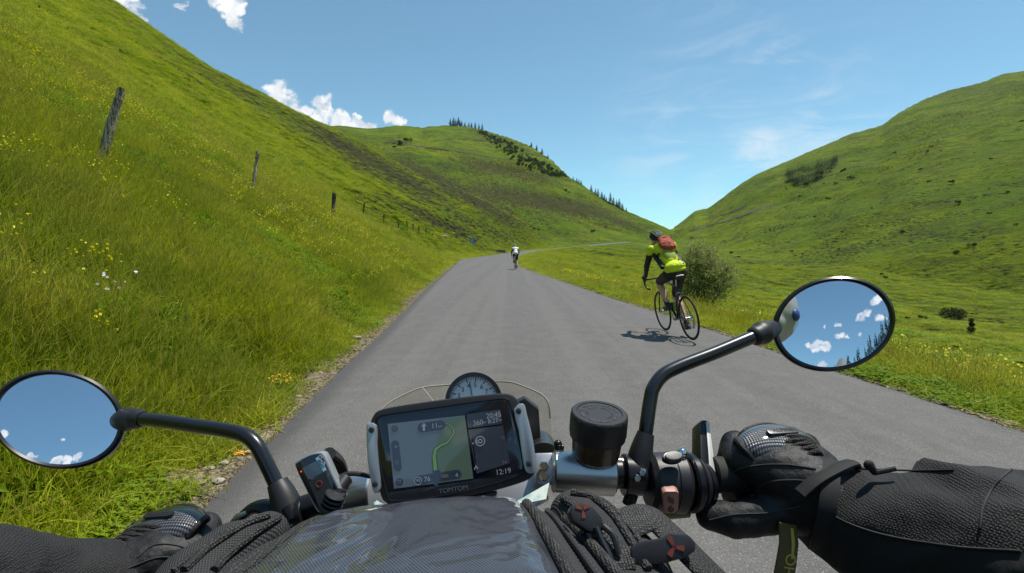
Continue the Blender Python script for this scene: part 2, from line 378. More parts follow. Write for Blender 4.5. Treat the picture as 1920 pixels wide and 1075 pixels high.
at = me.attributes.new('heath', 'FLOAT', 'POINT'); at.data.foreach_set('value', np.clip(hm, 0, 1).ravel().astype(np.float32))
at = me.attributes.new('verge', 'FLOAT', 'POINT')
lw = .30 + .22 * fbm(GX * .9, GY * .9, 41, 3); vg = (1 - sstep(lw, lw + .35, DL)) * (DL > -.5); vg = np.maximum(vg, (1 - sstep(.10, .26, DR)) * (DR > -.5) * .8)
for bx, by, br in ((-2.65, 5.3, .42), (-2.1, 3.7, .24), (-1.95, 3.0, .26), (-2.95, 8.5, .4)): vg = np.maximum(vg, np.exp(-((GX-bx)**2 + (GY-by)**2) / br**2) * 1.2)
at.data.foreach_set('value', np.clip(vg, 0, 1).ravel().astype(np.float32))
gm = bpy.data.materials.new("meadow_ground"); gm.use_nodes = True; t = NT(gm.node_tree); b = t.n['Principled BSDF']
b.inputs['Roughness'].default_value = .95; b.inputs['Specular IOR Level'].default_value = .15
gp = t.add('ShaderNodeNewGeometry').outputs['Position']
def attr(t, n): q = t.add('ShaderNodeAttribute'); q.attribute_name = n; return q.outputs['Fac']
nbig = t.noise(gp, .012, 5, .6); nmid = t.noise(gp, .09, 5, .65); nsm = t.noise(gp, .7, 5, .7); nf = t.noise(gp, 6, 4, .7)
mp = t.add('ShaderNodeMapping'); mp.inputs['Scale'].default_value = (1, 1, 3.2); t.link(gp, mp.inputs['Vector'])
nstr = t.noise(mp.outputs[0], .055, 6, .68, .6); ntuss = t.noise(mp.outputs[0], .33, 5, .72)
c0 = t.mix(t.ramp(nbig, .38, .62), (.100, .178, .002), (.185, .240, .003))
c1 = t.mix(t.ramp(nmid, .4, .7), c0, (.108, .165, .004))
c2 = t.mix(t.math('MULTIPLY', t.ramp(nstr, .48, .62), .72), c1, (.078, .100, .010))
c3 = t.mix(t.math('MULTIPLY', t.ramp(ntuss, .50, .64), .62), c2, (.062, .082, .012))
c3 = t.mix(t.math('MULTIPLY', t.ramp(nsm, .5, .75), .4), c3, (.215, .240, .008))
hthr = t.math('ADD', attr(t, 'heath'), t.math('MULTIPLY', t.math('SUBTRACT', t.noise(mp.outputs[0], .22, 6, .75), .5), 1.9))
hmask = t.ramp(hthr, .38, .80)
hcol = t.mix(t.ramp(t.noise(gp, .5, 4, .7), .4, .65), (.088, .074, .022), (.042, .046, .014))
c3 = t.mix(t.math('MULTIPLY', t.ramp(t.noise(mp.outputs[0], .028, 6, .72, .8), .54, .64), .42), c3, (.175, .165, .030))
c4 = t.mix(t.math('MULTIPLY', hmask, .85), c3, hcol)
vs_ = t.add('ShaderNodeTexVoronoi'); vs_.inputs['Scale'].default_value = .42; vs_.inputs['Randomness'].default_value = 1; t.link(t.vmath('ADD', mp.outputs[0], t.vmath('SCALE', t.noise(gp, .8, 3, .6))), vs_.inputs['Vector'])
spot = t.math('MULTIPLY', t.ramp(vs_.outputs['Distance'], .48, .22), t.ramp(t.math('ADD', t.noise(mp.outputs[0], .035, 5, .7), t.math('MULTIPLY', attr(t, 'heath'), .35)), .50, .62))
c4 = t.mix(t.math('MULTIPLY', spot, .72), c4, (.026, .034, .010))
soil = t.mix(t.ramp(t.noise(gp, 9, 5, .75), .35, .65), (.36, .29, .18), (.18, .14, .085))
vs_ = t.add('ShaderNodeTexVoronoi'); vs_.inputs['Scale'].default_value = .42; vs_.inputs['Randomness'].default_value = 1; t.link(t.vmath('ADD', mp.outputs[0], t.vmath('SCALE', t.noise(gp, .8, 3, .6))), vs_.inputs['Vector'])
spot = t.math('MULTIPLY', t.ramp(vs_.outputs['Distance'], .48, .22), t.ramp(t.math('ADD', t.noise(mp.outputs[0], .035, 5, .7), t.math('MULTIPLY', attr(t, 'heath'), .35)), .50, .62))
c4 = t.mix(t.math('MULTIPLY', spot, .72), c4, (.026, .034, .010))
soil = t.mix(t.ramp(t.noise(gp, 60, 3, .6), .55, .7), soil, (.42, .38, .30))
vthr = t.math('ADD', attr(t, 'verge'), t.math('MULTIPLY', t.math('SUBTRACT', t.noise(gp, 5, 4, .7), .5), 1.1))
c5 = t.mix(t.ramp(vthr, .42, .62), c4, soil)
t.link(c5, b.inputs['Base Color'])
bp = t.add('ShaderNodeBump'); bp.inputs['Strength'].default_value = 1.0; bp.inputs['Distance'].default_value = 3.2
t.link(t.math('ADD', t.math('MULTIPLY_ADD', spot, .5, t.noise(mp.outputs[0], .35, 6, .75)), t.math('MULTIPLY', t.noise(gp, .06, 4, .6), 2.0)), bp.inputs['Height'])
bp2 = t.add('ShaderNodeBump'); bp2.inputs['Strength'].default_value = .6; bp2.inputs['Distance'].default_value = .05
t.link(t.noise(gp, 8, 5, .75), bp2.inputs['Height']); t.link(bp.outputs[0], bp2.inputs['Normal']); t.link(bp2.outputs[0], b.inputs['Normal'])
me.materials.append(gm); ground = bpy.data.objects.new("ground", me); COL.objects.link(ground); tag(ground, kind='structure')

# ------------------------------------------------------------------ road
rm_ = bpy.data.materials.new("asphalt"); rm_.use_nodes = True; t = NT(rm_.node_tree); b = t.n['Principled BSDF']
gp = t.add('ShaderNodeNewGeometry').outputs['Position']
vor = t.add('ShaderNodeTexVoronoi'); vor.inputs['Scale'].default_value = 95; t.link(gp, vor.inputs['Vector'])
sp = t.ramp(vor.outputs['Distance'], .15, .75)
fine = t.noise(gp, 55, 4, .75); mid = t.noise(gp, 3.5, 6, .75)
ms = t.add('ShaderNodeMapping'); ms.inputs['Scale'].default_value = (1.5, .012, 1); ms.inputs['Rotation'].default_value = (0, 0, R(-5)); t.link(gp, ms.inputs['Vector']); lanes = t.noise(ms.outputs[0], 1.3, 4, .6)
c = t.mix(t.ramp(mid, .35, .68), (.098, .093, .088), (.128, .121, .113))
c = t.mix(t.math('MULTIPLY', t.ramp(lanes, .42, .62), .35), c, (.165, .154, .141))
c = t.mix(t.math('MULTIPLY', t.ramp(fine, .42, .68), .65), c, (.085, .08, .078))
c = t.mix(t.math('MULTIPLY', t.ramp(t.noise(gp, 140, 2, .5), .58, .70), .6), c, (.36, .34, .31))
ed = t.ramp(attr(t, 'edge'), .0, .5)
vc = t.add('ShaderNodeTexVoronoi'); vc.feature = 'DISTANCE_TO_EDGE'; vc.inputs['Scale'].default_value = .55; t.link(t.vmath('ADD', gp, t.vmath('SCALE', t.noise(gp, 1.5, 3, .6))), vc.inputs['Vector'])
c = t.mix(t.math('MULTIPLY', t.math('MULTIPLY', t.ramp(vc.outputs['Distance'], .012, .0), t.ramp(t.noise(gp, .35, 2, .5), .52, .62)), .55), c, (.05, .047, .045))
c = t.mix(t.math('MULTIPLY', ed, .72), c, (.060, .057, .056))
t.link(c, b.inputs['Base Color']); b.inputs['Roughness'].default_value = .82; b.inputs['Specular IOR Level'].default_value = .35
bp = t.add('ShaderNodeBump'); bp.inputs['Strength'].default_value = .55; bp.inputs['Distance'].default_value = .006
t.link(t.math('ADD', fine, t.math('MULTIPLY', sp, .7)), bp.inputs['Height']); t.link(bp.outputs[0], b.inputs['Normal'])
# crosswise rows joining left to right edge, crumbled outer edge
NC = 14; V = []; F = []; E = []
s_all = np.concatenate([[0], np.cumsum(np.hypot(np.diff(LX), np.diff(LY)))]); s_r = np.concatenate([[0], np.cumsum(np.hypot(np.diff(RX), np.diff(RY)))])
su = np.concatenate([np.arange(0, 58, 2.), np.arange(58, 90, .06), np.arange(90, 130, .4), np.arange(130, s_all[-1], 1.5)])
def on(S, X, s): return np.interp(s, S, X)
lx, ly, lz = on(s_all, LX, su), on(s_all, LY, su), on(s_all, LZZ, su)
# pair each left point with the right point at similar y/arc by nearest projection
rx, ry, rz = [], [], []; j0 = 0
for i in range(len(su)):
    tdx = lx[min(i+1, len(su)-1)] - lx[max(i-1, 0)]; tdy = ly[min(i+1, len(su)-1)] - ly[max(i-1, 0)]
    q = (RX - lx[i]) * tdx + (RY - ly[i]) * tdy; j = j0 + int(np.argmin(np.abs(q[j0:j0+60]))) if i else int(np.argmin(np.abs(q[:200])))
    # interpolate the crossing
    k = min(max(j, 1), NRD-2); k = k if q[k] <= 0 else k-1; k = max(k, 0); f = -q[k] / (q[k+1] - q[k]) if q[k+1] != q[k] else 0; f = min(max(f, 0), 1)
    rx.append(RX[k] + f*(RX[k+1]-RX[k])); ry.append(RY[k] + f*(RY[k+1]-RY[k])); rz.append(RZZ[k] + f*(RZZ[k+1]-RZZ[k])); j0 = max(j - 3, 0)
rx, ry, rz = map(np.array, (rx, ry, rz))
for i in range(len(su)):
    for k in range(NC + 1):
        f = k / NC; f = .5 - .5*math.cos(math.pi * f) if True else f
        jx = 0.
        if k in (0, NC): jx = .035 * float(fbm(np.array([su[i] * 2.3]), np.array([k * 7.]), 3, 4)[0]) + .015
        f2 = f + (jx / 5.5 if k else -jx / 5.5) * (1 if k in (0, NC) else 0)
        camber = .04 * (1 - (2*f - 1)**2)
        V.append((lx[i] + (rx[i]-lx[i])*f2, ly[i] + (ry[i]-ly[i])*f2, lz[i] + (rz[i]-lz[i])*f + camber * (1 if ly[i] > 60 else 1) - (.0 if 0 < k < NC else .012)))
        E.append(1. if k in (0, NC) else (.5 if k in (1, NC-1) and k == 1 else 0.))
    if i:
        for k in range(NC): a0 = (i-1)*(NC+1) + k; F.append((a0, a0+1, a0+NC+2, a0+NC+1))
# kerbless edge: drop a skirt so the slab has thickness
base = len(V)
for i in range(len(su)):
    for k in (0, NC): x, y, z = V[i*(NC+1)+k]; V.append((x - (.02 if k == 0 else -.02), y, z - .10)); E.append(1.)
    if i:
        a0, a1 = (i-1)*(NC+1), i*(NC+1); q0, q1 = base + (i-1)*2, base + i*2
        F.append((a0, a1, q1, q0)); F.append((a0+NC, q0+1, q1+1, a1+NC))
road = mk("road", V, F, rm_); at = road.data.attributes.new('edge', 'FLOAT', 'POINT'); at.data.foreach_set('value', E); tag(road, kind='structure')
# ------------------------------------------------------------------ grass and flowers: countless, so instanced stuff
def leafmat(name, cols, rough=.5, translucent=.45, scale=.25, far=None):
    m = bpy.data.materials.new(name); m.use_nodes = True; t = NT(m.node_tree); b = t.n['Principled BSDF']
    b.inputs['Roughness'].default_value = rough; b.inputs['Specular IOR Level'].default_value = .10
    gp = t.add('ShaderNodeNewGeometry').outputs['Position']; oi = t.add('ShaderNodeObjectInfo').outputs['Random']
    c = t.mix(t.ramp(t.math('MULTIPLY_ADD', t.noise(gp, scale*6, 3, .6), .45, t.math('MULTIPLY', t.noise(gp, scale, 4, .6), .55)), .40, .60), cols[0], cols[1])
    c = t.mix(t.math('MULTIPLY', t.ramp(oi, .45, 1.0), .8), c, cols[2])
    if len(cols) > 3:
        q = t.add('ShaderNodeAttribute'); q.attribute_name = 'tone'; c = t.mix(t.math('MULTIPLY', q.outputs['Fac'], .75), c, cols[3])
    t.link(c, b.inputs['Base Color'])
    tr = t.add('ShaderNodeBsdfTranslucent'); mx = t.add('ShaderNodeMixShader'); mx.inputs[0].default_value = translucent
    t.link(c, tr.inputs[0]); t.link(b.outputs[0], mx.inputs[1]); t.link(tr.outputs[0], mx.inputs[2]); t.link(mx.outputs[0], t.n['Material Output'].inputs[0])
    return m
GRASS = leafmat("grass_blades", [(.125,.235,.002), (.39,.455,.004), (.13,.22,.004), (.58,.50,.09)], scale=.35)
GRASSD = leafmat("weed_leaves", [(.13,.24,.008), (.21,.33,.010), (.10,.18,.010), (.28,.36,.03)], scale=.35)
def source(name, V, F, m, tone=None):
    me = bpy.data.meshes.new(name); me.from_pydata([tuple(v) for v in V], [], F); me.materials.append(m)
    if tone is not None:
        a = me.attributes.new('tone', 'FLOAT', 'POINT'); a.data.foreach_set('value', tone)
    return bpy.data.objects.new(name, me)
def tuft(n, rad, h, wid, lean, seed, dry=.15, heads=0):
    rn = random.Random(seed); V, F, T = [], [], []
    for _ in range(n):
        a, rr_ = rn.uniform(0, 6.283), rad * math.sqrt(rn.random()); x, y = rr_*math.cos(a), rr_*math.sin(a)
        hh = h * rn.uniform(.45, 1.1); dr_ = rn.uniform(0, 6.283); ln = lean * rn.uniform(.2, 1.3) * hh; w_ = wid * rn.uniform(.6, 1.3)
        fa = rn.uniform(0, 6.283); wx, wy = math.cos(fa)*w_, math.sin(fa)*w_; tn = 1.0 if rn.random() < dry else rn.uniform(0, .35); k = len(V)
        for j, (s, wd) in enumerate(((0, 1.), (.4, .85), (.75, .5))):
            cx, cy, cz = x + math.cos(dr_)*ln*s*s, y + math.sin(dr_)*ln*s*s, hh*s - ln*.25*s*s
            V += [(cx - wx*wd, cy - wy*wd, cz), (cx + wx*wd, cy + wy*wd, cz)]; T += [tn*.5 + s*.25]*2
        V.append((x + math.cos(dr_)*ln, y + math.sin(dr_)*ln, hh - ln*.3)); T.append(min(1, tn + .15))
        F += [(k, k+1, k+3, k+2), (k+2, k+3, k+5, k+4), (k+4, k+5, k+6)]
        if rn.random() < heads:      # seed head
            q = len(V); tx, ty, tz = V[k+6]; e = w_ * 2.2
            for dx, dy, dz in ((-e, 0, 0), (0, 0, -e*4), (e, 0, 0), (0, 0, e*5), (0, e, 0), (0, -e, 0)): V.append((tx+dx, ty+dy, tz+dz+e*3)); T.append(1.)
            F += [(q, q+1, q+2), (q, q+2, q+3), (q+4, q+1, q+5), (q+4, q+5, q+3)]
    return V, F, T
def weed(n, rad, h, size, seed):
    rn = random.Random(seed); V, F, T = [], [], []
    for _ in range(n):
        a, rr_ = rn.uniform(0, 6.283), rad * math.sqrt(rn.random()); z = h * rn.uniform(.15, 1) * (1 - .5 * rr_ / rad); k = len(V)
        M = Euler((rn.uniform(-.9, .9), rn.uniform(-.9, .9), rn.uniform(0, 6.28))).to_matrix(); s = size * rn.uniform(.6, 1.4); c = Vector((rr_*math.cos(a), rr_*math.sin(a), z))
        for q in ((-.9, 0, 0), (-.2, -.38, .08), (.9, 0, -.1), (-.2, .38, .08)): V.append(c + M @ (Vector(q) * s)); T.append(rn.random()*.8)
        F += [(k, k+1, k+2), (k, k+2, k+3)]
    return V, F, T
def srccol(name, items):
    c = bpy.data.collections.new(name)
    for o in items: c.objects.link(o)
    return c
def scatter(name, pts, rots, scl, idx, coll, label, cat):
    me = bpy.data.meshes.new(name); me.from_pydata(pts.tolist(), [], [])
    a = me.attributes.new('rot', 'FLOAT_VECTOR', 'POINT'); a.data.foreach_set('vector', rots.astype(np.float32).ravel())
    a = me.attributes.new('scl', 'FLOAT_VECTOR', 'POINT'); a.data.foreach_set('vector', scl.astype(np.float32).ravel())
    a = me.attributes.new('pick', 'INT', 'POINT'); a.data.foreach_set('value', idx.astype(np.int32))
    o = bpy.data.objects.new(name, me); COL.objects.link(o)
    ng = bpy.data.node_groups.new(name + '_scatter', 'GeometryNodeTree')
    ng.interface.new_socket('Geometry', in_out='INPUT', socket_type='NodeSocketGeometry'); ng.interface.new_socket('Geometry', in_out='OUTPUT', socket_type='NodeSocketGeometry')
    N = ng.nodes; L = ng.links; gi = N.new('NodeGroupInput'); go = N.new('NodeGroupOutput'); ip = N.new('GeometryNodeInstanceOnPoints')
    ci = N.new('GeometryNodeCollectionInfo'); ci.inputs['Collection'].default_value = coll; ci.inputs['Separate Children'].default_value = True; ci.inputs['Reset Children'].default_value = True
    def na(nm, ty): q = N.new('GeometryNodeInputNamedAttribute'); q.data_type = ty; q.inputs['Name'].default_value = nm; return q.outputs[0]
    L.new(gi.outputs[0], ip.inputs['Points']); L.new(ci.outputs[0], ip.inputs['Instance']); ip.inputs['Pick Instance'].default_value = True
    L.new(na('pick', 'INT'), ip.inputs['Instance Index']); L.new(na('rot', 'FLOAT_VECTOR'), ip.inputs['Rotation']); L.new(na('scl', 'FLOAT_VECTOR'), ip.inputs['Scale'])
    L.new(ip.outputs[0], go.inputs[0]); md = o.modifiers.new('scatter', 'NODES'); md.node_group = ng
    return tag(o, label, cat, kind='stuff')
_gs = []
for i in range(5): v, f, tn = tuft(46, .13, .38, .0035, .5, 100+i, .12, .12); _gs.append(source('tuft_a%d' % i, v, f, GRASS, tn))
for i in range(3): v, f, tn = tuft(34, .12, .24, .005, .9, 200+i, .10); _gs.append(source('tuft_b%d' % i, v, f, GRASS, tn))
for i in range(3): v, f, tn = weed(110, .17, .24, .030, 300+i); _gs.append(source('tuft_c%d' % i, v, f, GRASSD, tn))
for i in range(2): v, f, tn = tuft(40, .15, .50, .0030, .5, 400+i, .8, .5); _gs.append(source('tuft_d%d' % i, v, f, GRASS, tn))
GRC = srccol('grass_sources', _gs)
pts, rot, scl, pk = [], [], [], []
def heath_at(x, y, z):
    px_, py_ = to_px(x, y, z); h = np.zeros_like(x)
    for cx, cy, a_, b_, sl_, st_ in HEATH:
        c_, s_ = math.cos(R(sl_)), math.sin(R(sl_)); u = (px_ - cx)*c_ + (py_ - cy)*s_; v = -(px_ - cx)*s_ + (py_ - cy)*c_; h = np.maximum(h, st_ * np.exp(-(u/a_)**4 - (v/b_)**2*1.1))
    return h * (np.hypot(x, y) > 45)
def band(r0, r1, dens_, s0, az0=-52, az1_=52):
    area = math.pi * (r1*r1 - r0*r0) * (az1_ - az0) / 360; n = int(area * dens_)
    r = np.sqrt(rng.uniform(r0*r0, r1*r1, n)); az = np.radians(rng.uniform(az0, az1_, n)); x, y = np.sin(az)*r, np.cos(az)*r
    z, dl, dr = terr(x, y)
    gap = fbm(x*.8, y*.8, 41+9, 3); lim = .25 + .22*fbm(x*.9, y*.9, 41, 3)
    d = np.where(dl > 0, dl, dr); left = dl > 0
    keep = np.where(left, (dl > lim) | ((dl > .12) & (rng.random(n) < .22)), dr > .10) & ((dl > 0) | (dr > 0))
    for bx, by, br in ((-2.65, 5.3, .36), (-2.1, 3.7, .20), (-1.95, 3.0, .22), (-2.95, 8.5, .3)): keep &= ~(((x-bx)**2 + (y-by)**2 < br*br) & (rng.random(n) < .88))
    # hidden behind the first ridge or on scrub: drop
    x, y, z, d, left, gap, dl = (q[keep] for q in (x, y, z, d, left, gap, dl)); m = len(x)
    hk = heath_at(x, y, z); kk = rng.random(len(x)) > hk*1.1; x, y, z, d, left, gap, dl = (q[kk] for q in (x, y, z, d, left, gap, dl)); m = len(x)
    edge = np.clip(d / .9, .35, 1) * np.where(left, 1., 1.)
    hgt = s0 * rng.uniform(.7, 1.3, m) * (1 + .55*fbm(x*.35, y*.35, 77, 3) + .35*fbm(x*1.6, y*1.6, 78, 2)) * np.where(left, 1.05, .80) * np.where(d < .8, edge, 1)
    zone = fbm(x*.45, y*.45, 91, 3); u = rng.random(m)
    p_ = np.where(u < .58, rng.integers(0, 5, m), rng.integers(5, 8, m)); p_ = np.where((zone > .26) & (u < np.where(np.hypot(x, y) < 6, .28, .5)), rng.integers(8, 11, m), p_)
    dryz = fbm(x*.6+9, y*.6, 55, 3); p_ = np.where(((dryz > .25) & (u > .62)) | (u > .975), rng.integers(11, 13, m), p_)
    p_ = np.where(~left & (d < 2.5) & (u > .93), rng.integers(11, 13, m), p_)
    tilt = np.where(left, .22, -.08)
    pts.append(np.stack([x, y, z - .02*s0], -1)); rot.append(np.stack([rng.normal(0, .12, m), tilt + rng.normal(0, .12, m), np.zeros(m)], -1) )
    wd = np.clip(np.hypot(x, y)/13, 1, 5) * rng.uniform(.8, 1.25, m); scl.append(np.stack([wd, wd, hgt], -1)); pk.append(p_)
band(1.2, 5, 230, 1.02); band(5, 9, 140, .95); band(9, 16, 70, .95); band(16, 30, 30, .9); band(30, 55, 11, .85); band(55, 100, 3.6, .8); band(100, 230, 1.0, 1.0)
pts, rot, scl, pk = map(np.concatenate, (pts, rot, scl, pk)); print('tufts', len(pts))
scatter('grass', pts, rot, scl, pk, GRC, 'long green meadow grass covering the banks beside the road', 'grass')
# wild flowers
def flower(kind, seed):
    rn = random.Random(seed); V, F = [], []; n = 9 if kind != 'big' else 26
    for _ in range(n):
        a, rr_ = rn.uniform(0, 6.283), .16 * math.sqrt(rn.random()); c = Vector((rr_*math.cos(a), rr_*math.sin(a), .36*rn.uniform(.75, 1.15) if kind != 'big' else .2*rn.uniform(.4, 1.1)))
        s = .011 * rn.uniform(.7, 1.3); M = Euler((rn.uniform(-.7, .7), rn.uniform(-.7, .7), rn.uniform(0, 6))).to_matrix()
        k = len(V); V.append(c); V += [c + M @ Vector((math.cos(j*1.2566)*s, math.sin(j*1.2566)*s, s*.35)) for j in range(5)]; F += [(k, k+1+j, k+1+(j+1) % 5) for j in range(5)]
        k = len(V); V += [c + M @ Vector((math.cos(j*1.2566+.6)*s*.8, math.sin(j*1.2566+.6)*s*.8, -s*.4)) for j in range(5)]; F.append((k, k+1, k+2, k+3, k+4))
    return V, F
def flowers(name, col, n, r0, r1, seed, label, side, kind='s', thr=.12, smin=1.):
    m = mat(name + '_petals', col, .6, translucent=.3); fs = [source('%s_src%d' % (name, i), *flower(kind, seed+i), m) for i in range(3)]; c = srccol(name + '_sources', fs)
    r = np.sqrt(rng.uniform(r0*r0, r1*r1, n*4)); az = np.radians(rng.uniform(-50, 50, n*4)); x, y = np.sin(az)*r, np.cos(az)*r; z, dl, dr = terr(x, y)
    k = ((dl > .9) if side == 'l' else ((dr > .3) | (dl > .9))) & (fbm(x*.5, y*.5, seed, 2) > thr); k &= np.cumsum(k) <= n
    x, y, z, r = x[k], y[k], z[k], r[k]; q = len(x); s = np.clip(r/16, 1, 2.)*smin
    scatter(name, np.stack([x, y, z], -1), np.stack([np.zeros(q), np.full(q, .15), rng.uniform(0, 6.28, q)], -1), np.stack([s, s, 1 + .25*s*rng.uniform(.6, 1.1, q)], -1), rng.integers(0, 3, q), c, label, 'flowers')
flowers('yellow_flowers', (.82, .74, .02), 900, 2.5, 26, 500, 'small yellow wild flowers dotted through the meadow bank', 'a', thr=-.02)
flowers('white_flowers', (.78, .76, .80), 40, 5, 18, 520, 'pale white and lilac wild flowers high on the left bank', 'l', thr=.30, smin=1.2)

# ------------------------------------------------------------------ trees, shrubs, posts
BARK = mat('bark', (.12, .09, .06), .9, bump=(30, .6, .01)); CON = leafmat('conifer_needles', [(.035,.062,.026), (.048,.078,.030), (.026,.048,.022)], translucent=.12, scale=.3)
SHR = leafmat('shrub_leaves', [(.13,.165,.045), (.17,.195,.055), (.095,.125,.038)], translucent=.25, scale=.3)
SHD = leafmat('gorse_leaves', [(.045,.060,.020), (.060,.072,.026), (.030,.044,.016)], translucent=.15, scale=.8)
BSH = leafmat('bush_leaves', [(.30,.35,.10), (.40,.42,.15), (.22,.27,.07)], translucent=.32, scale=2.)
def conifer_mesh(seed, h=12., wd=.2, n=900):
    rn = random.Random(seed); V, F = [], []
    for _ in range(n):
        s = rn.random() ** .8; z = h * (.08 + .92*s); R_ = h*wd*(1 - s)**.85 * (1 + .22*math.sin(s*34 + seed)) + .05; rr_ = R_ * rn.random()**.45; a = rn.uniform(0, 6.283)
        c = Vector((rr_*math.cos(a), rr_*math.sin(a), z - rr_*.35)); o = Vector((math.cos(a), math.sin(a), -.35)).normalized(); L_ = h*.055*rn.uniform(.6, 1.4)*(1.15-s); sd = Vector((-math.sin(a), math.cos(a), rn.uniform(-.4, .4)))*L_*.5; k = len(V)
        V += [c - o*L_*.6, c + sd + Vector((0, 0, L_*.1)), c + o*L_, c - sd - Vector((0, 0, L_*.1))]; F.append((k, k+1, k+2, k+3))
    return V, F
def leafcrown(seed, lobes, n, size):
    rn = random.Random(seed); V, F = [], []
    for _ in range(n):
        cx, cy, cz, r_ = lobes[rn.randrange(len(lobes))]; th = math.acos(rn.uniform(-1, 1)); ph = rn.uniform(0, 6.283); q = r_ * rn.random()**.28
        c = Vector((cx + q*math.sin(th)*math.cos(ph), cy + q*math.sin(th)*math.sin(ph), cz + q*math.cos(th)*.85))
        if c.z < .03: c.z = .03 + rn.random()*.1
        M = Euler((rn.uniform(0, 6), rn.uniform(0, 6), rn.uniform(0, 6))).to_matrix(); s = size*rn.uniform(.6, 1.4); k = len(V)
        V += [c + M @ Vector(v)*s for v in ((-.8, 0, 0), (0, -.35, .1), (.8, 0, 0), (0, .35, .1))]; F += [(k, k+1, k+2), (k, k+2, k+3)]
    return V, F
def tree_proto(name, V, F, leaf, trunk_h, trunk_r, label, cat, group, limbs=()):
    e = empty(name, (0, 0, 0), label, cat, group)
    tv = [tube([(0, 0, -.5), (0, 0, trunk_h*.5), (0, 0, trunk_h)], [trunk_r, trunk_r*.7, trunk_r*.12], 7)]
    for a in limbs: tv.append(tube([Vector(p) for p in a], [trunk_r*.55, trunk_r*.4, trunk_r*.12][:len(a)], 6))
    mk('trunk', *join(*tv), BARK, e); mk('crown', V, F, leaf, e, smooth=False); return e
def dup(root, loc, rz=0, s=(1, 1, 1), label=None, group=None):
    r = root.copy(); COL.objects.link(r); r.location = loc; r.rotation_euler = (0, 0, rz); r.scale = s
    if label: r['label'] = label
    if group: r['group'] = group
    for ch in root.children:
        c = ch.copy(); COL.objects.link(c); c.parent = r; c.matrix_parent_inverse = Matrix.Identity(4)
    return r
def place(proto, used, loc, rz, s, label=None, group=None):
    if not used: 
        used.append(1); proto.location = loc; proto.rotation_euler = (0, 0, rz); proto.scale = s
        if label: proto['label'] = label
        if group: proto['group'] = group
        return proto
    return dup(proto, loc, rz, s, label, group)
rt = random.Random(5)
cps = [tree_proto('conifer_tree', *conifer_mesh(10+i), CON, 11.5, .22, 'dark conifer on the skyline of the middle hill', 'tree', 'conifers along the ridge of the middle hill') for i in range(3)]
cu = [[], [], []]
CLBL = {'top': 'dark conifer in the clump on the summit of the middle hill', 'mid': 'dark conifer standing above the shrub belt on the hill shoulder', 'low': 'dark conifer in the row going down the right skyline of the middle hill'}
RIDGE = [(846,13,'top'),(852,15,'top'),(856,12,'top'),(861,16,'top'),(867,10,'top'),(873,9,'top'),(880,9,'top'),(885,10,'top'),(892,12,'top'),(899,10,'top'),(905,12,'top'),(864,11,'top'),
 (996,9,'mid'),(1006,10,'mid'),(1016,11,'mid'),(1027,8,'mid'),(1074,8,'low'),(1081,9,'low'),(1085,9,'low'),(1089,9,'low'),(1108,13,'low'),(1116,12,'low'),(1121,15,'low'),(1128,14,'low'),(1133,12,'low'),(1137,10,'low'),(1144,22,'low'),(1150,16,'low'),(1156,14,'low'),(1161,18,'low'),(1167,13,'low'),(1174,9,'low')]
for px, hp, w_ in RIDGE:
    az, _ = toaz(px, 400); r_ = float(np.interp(az, K4[:, 0], K4[:, 2])) - 6; te = float(np.interp(az, K4[:, 0], K4[:, 1])); a = R(az); x, y = math.sin(a)*r_, math.cos(a)*r_; dep = y
    h_ = hp / FP * dep * 1.05; i = rt.randrange(3); s = h_/12
    place(cps[i], cu[i], (x, y, gz(x, y) - .3), rt.uniform(0, 6), (s*rt.uniform(1., 1.35),)*2 + (s,), CLBL[w_], {'top': 'conifers on the summit of the middle hill', 'mid': 'conifers above the shrub belt', 'low': 'conifers down the skyline of the middle hill'}[w_])
# belt of broadleaf shrubs on the shoulder
def lobes(rn, n, R0, h): return [(rn.uniform(-R0, R0), rn.uniform(-R0, R0), h*rn.uniform(.35, .75), h*rn.uniform(.25, .42)) for _ in range(n)]
sps = [tree_proto('broadleaf_tree', *leafcrown(30+i, lobes(random.Random(40+i), 5, 1.9, 5), 900, .62), SHR, 3.2, .16, 'dark green broadleaf tree in the belt on the hill shoulder', 'tree', 'broadleaf trees in the belt on the hill shoulder') for i in range(3)]
su_ = [[], [], []]
BELT = [(905,243),(930,256),(955,265),(975,276),(1000,290),(1020,303),(1040,315),(1060,328)]
for k in range(190):
    t_ = rt.random(); q = t_*(len(BELT)-1); i = int(q); f = q - i; bx = BELT[i][0] + f*(BELT[min(i+1, 7)][0]-BELT[i][0]); by = BELT[i][1] + f*(BELT[min(i+1, 7)][1]-BELT[i][1])
    wdt = 4 + 24*math.sin(math.pi*min(1, t_*1.05))
    p = hit(bx + rt.uniform(-7, 7) - 2, by + 4 + rt.random()**1.3*wdt, 400); i = rt.randrange(3); s = rt.uniform(.35, 1.0)**1.0
    place(sps[i], su_[i], (p.x, p.y, p.z-.2), rt.uniform(0, 6), (s, s, s*rt.uniform(.8, 1.2)))
# conifer plantation patch on the right mountain: reads as one mass
V, F = [], []
for k in range(460):
    u, v = rt.random(), rt.random(); bx = 1476 + u*94; by = (322 - 24*u) + v*(12 + 26*math.sin(math.pi*min(1, u*.9+.1)))
    p = hit(bx, by, 500); s = rt.uniform(.7, 1.2); vv, ff = conifer_mesh(k % 5, 8*s, .42, 70); n0 = len(V); V += [q + p for q in vv]; F += [tuple(i + n0 for i in q) for q in ff]
o = mk('plantation_woods', V, F, CON, None, False); tag(o, 'small dark conifer plantation patch high on the right mountain', 'woods', kind='stuff')
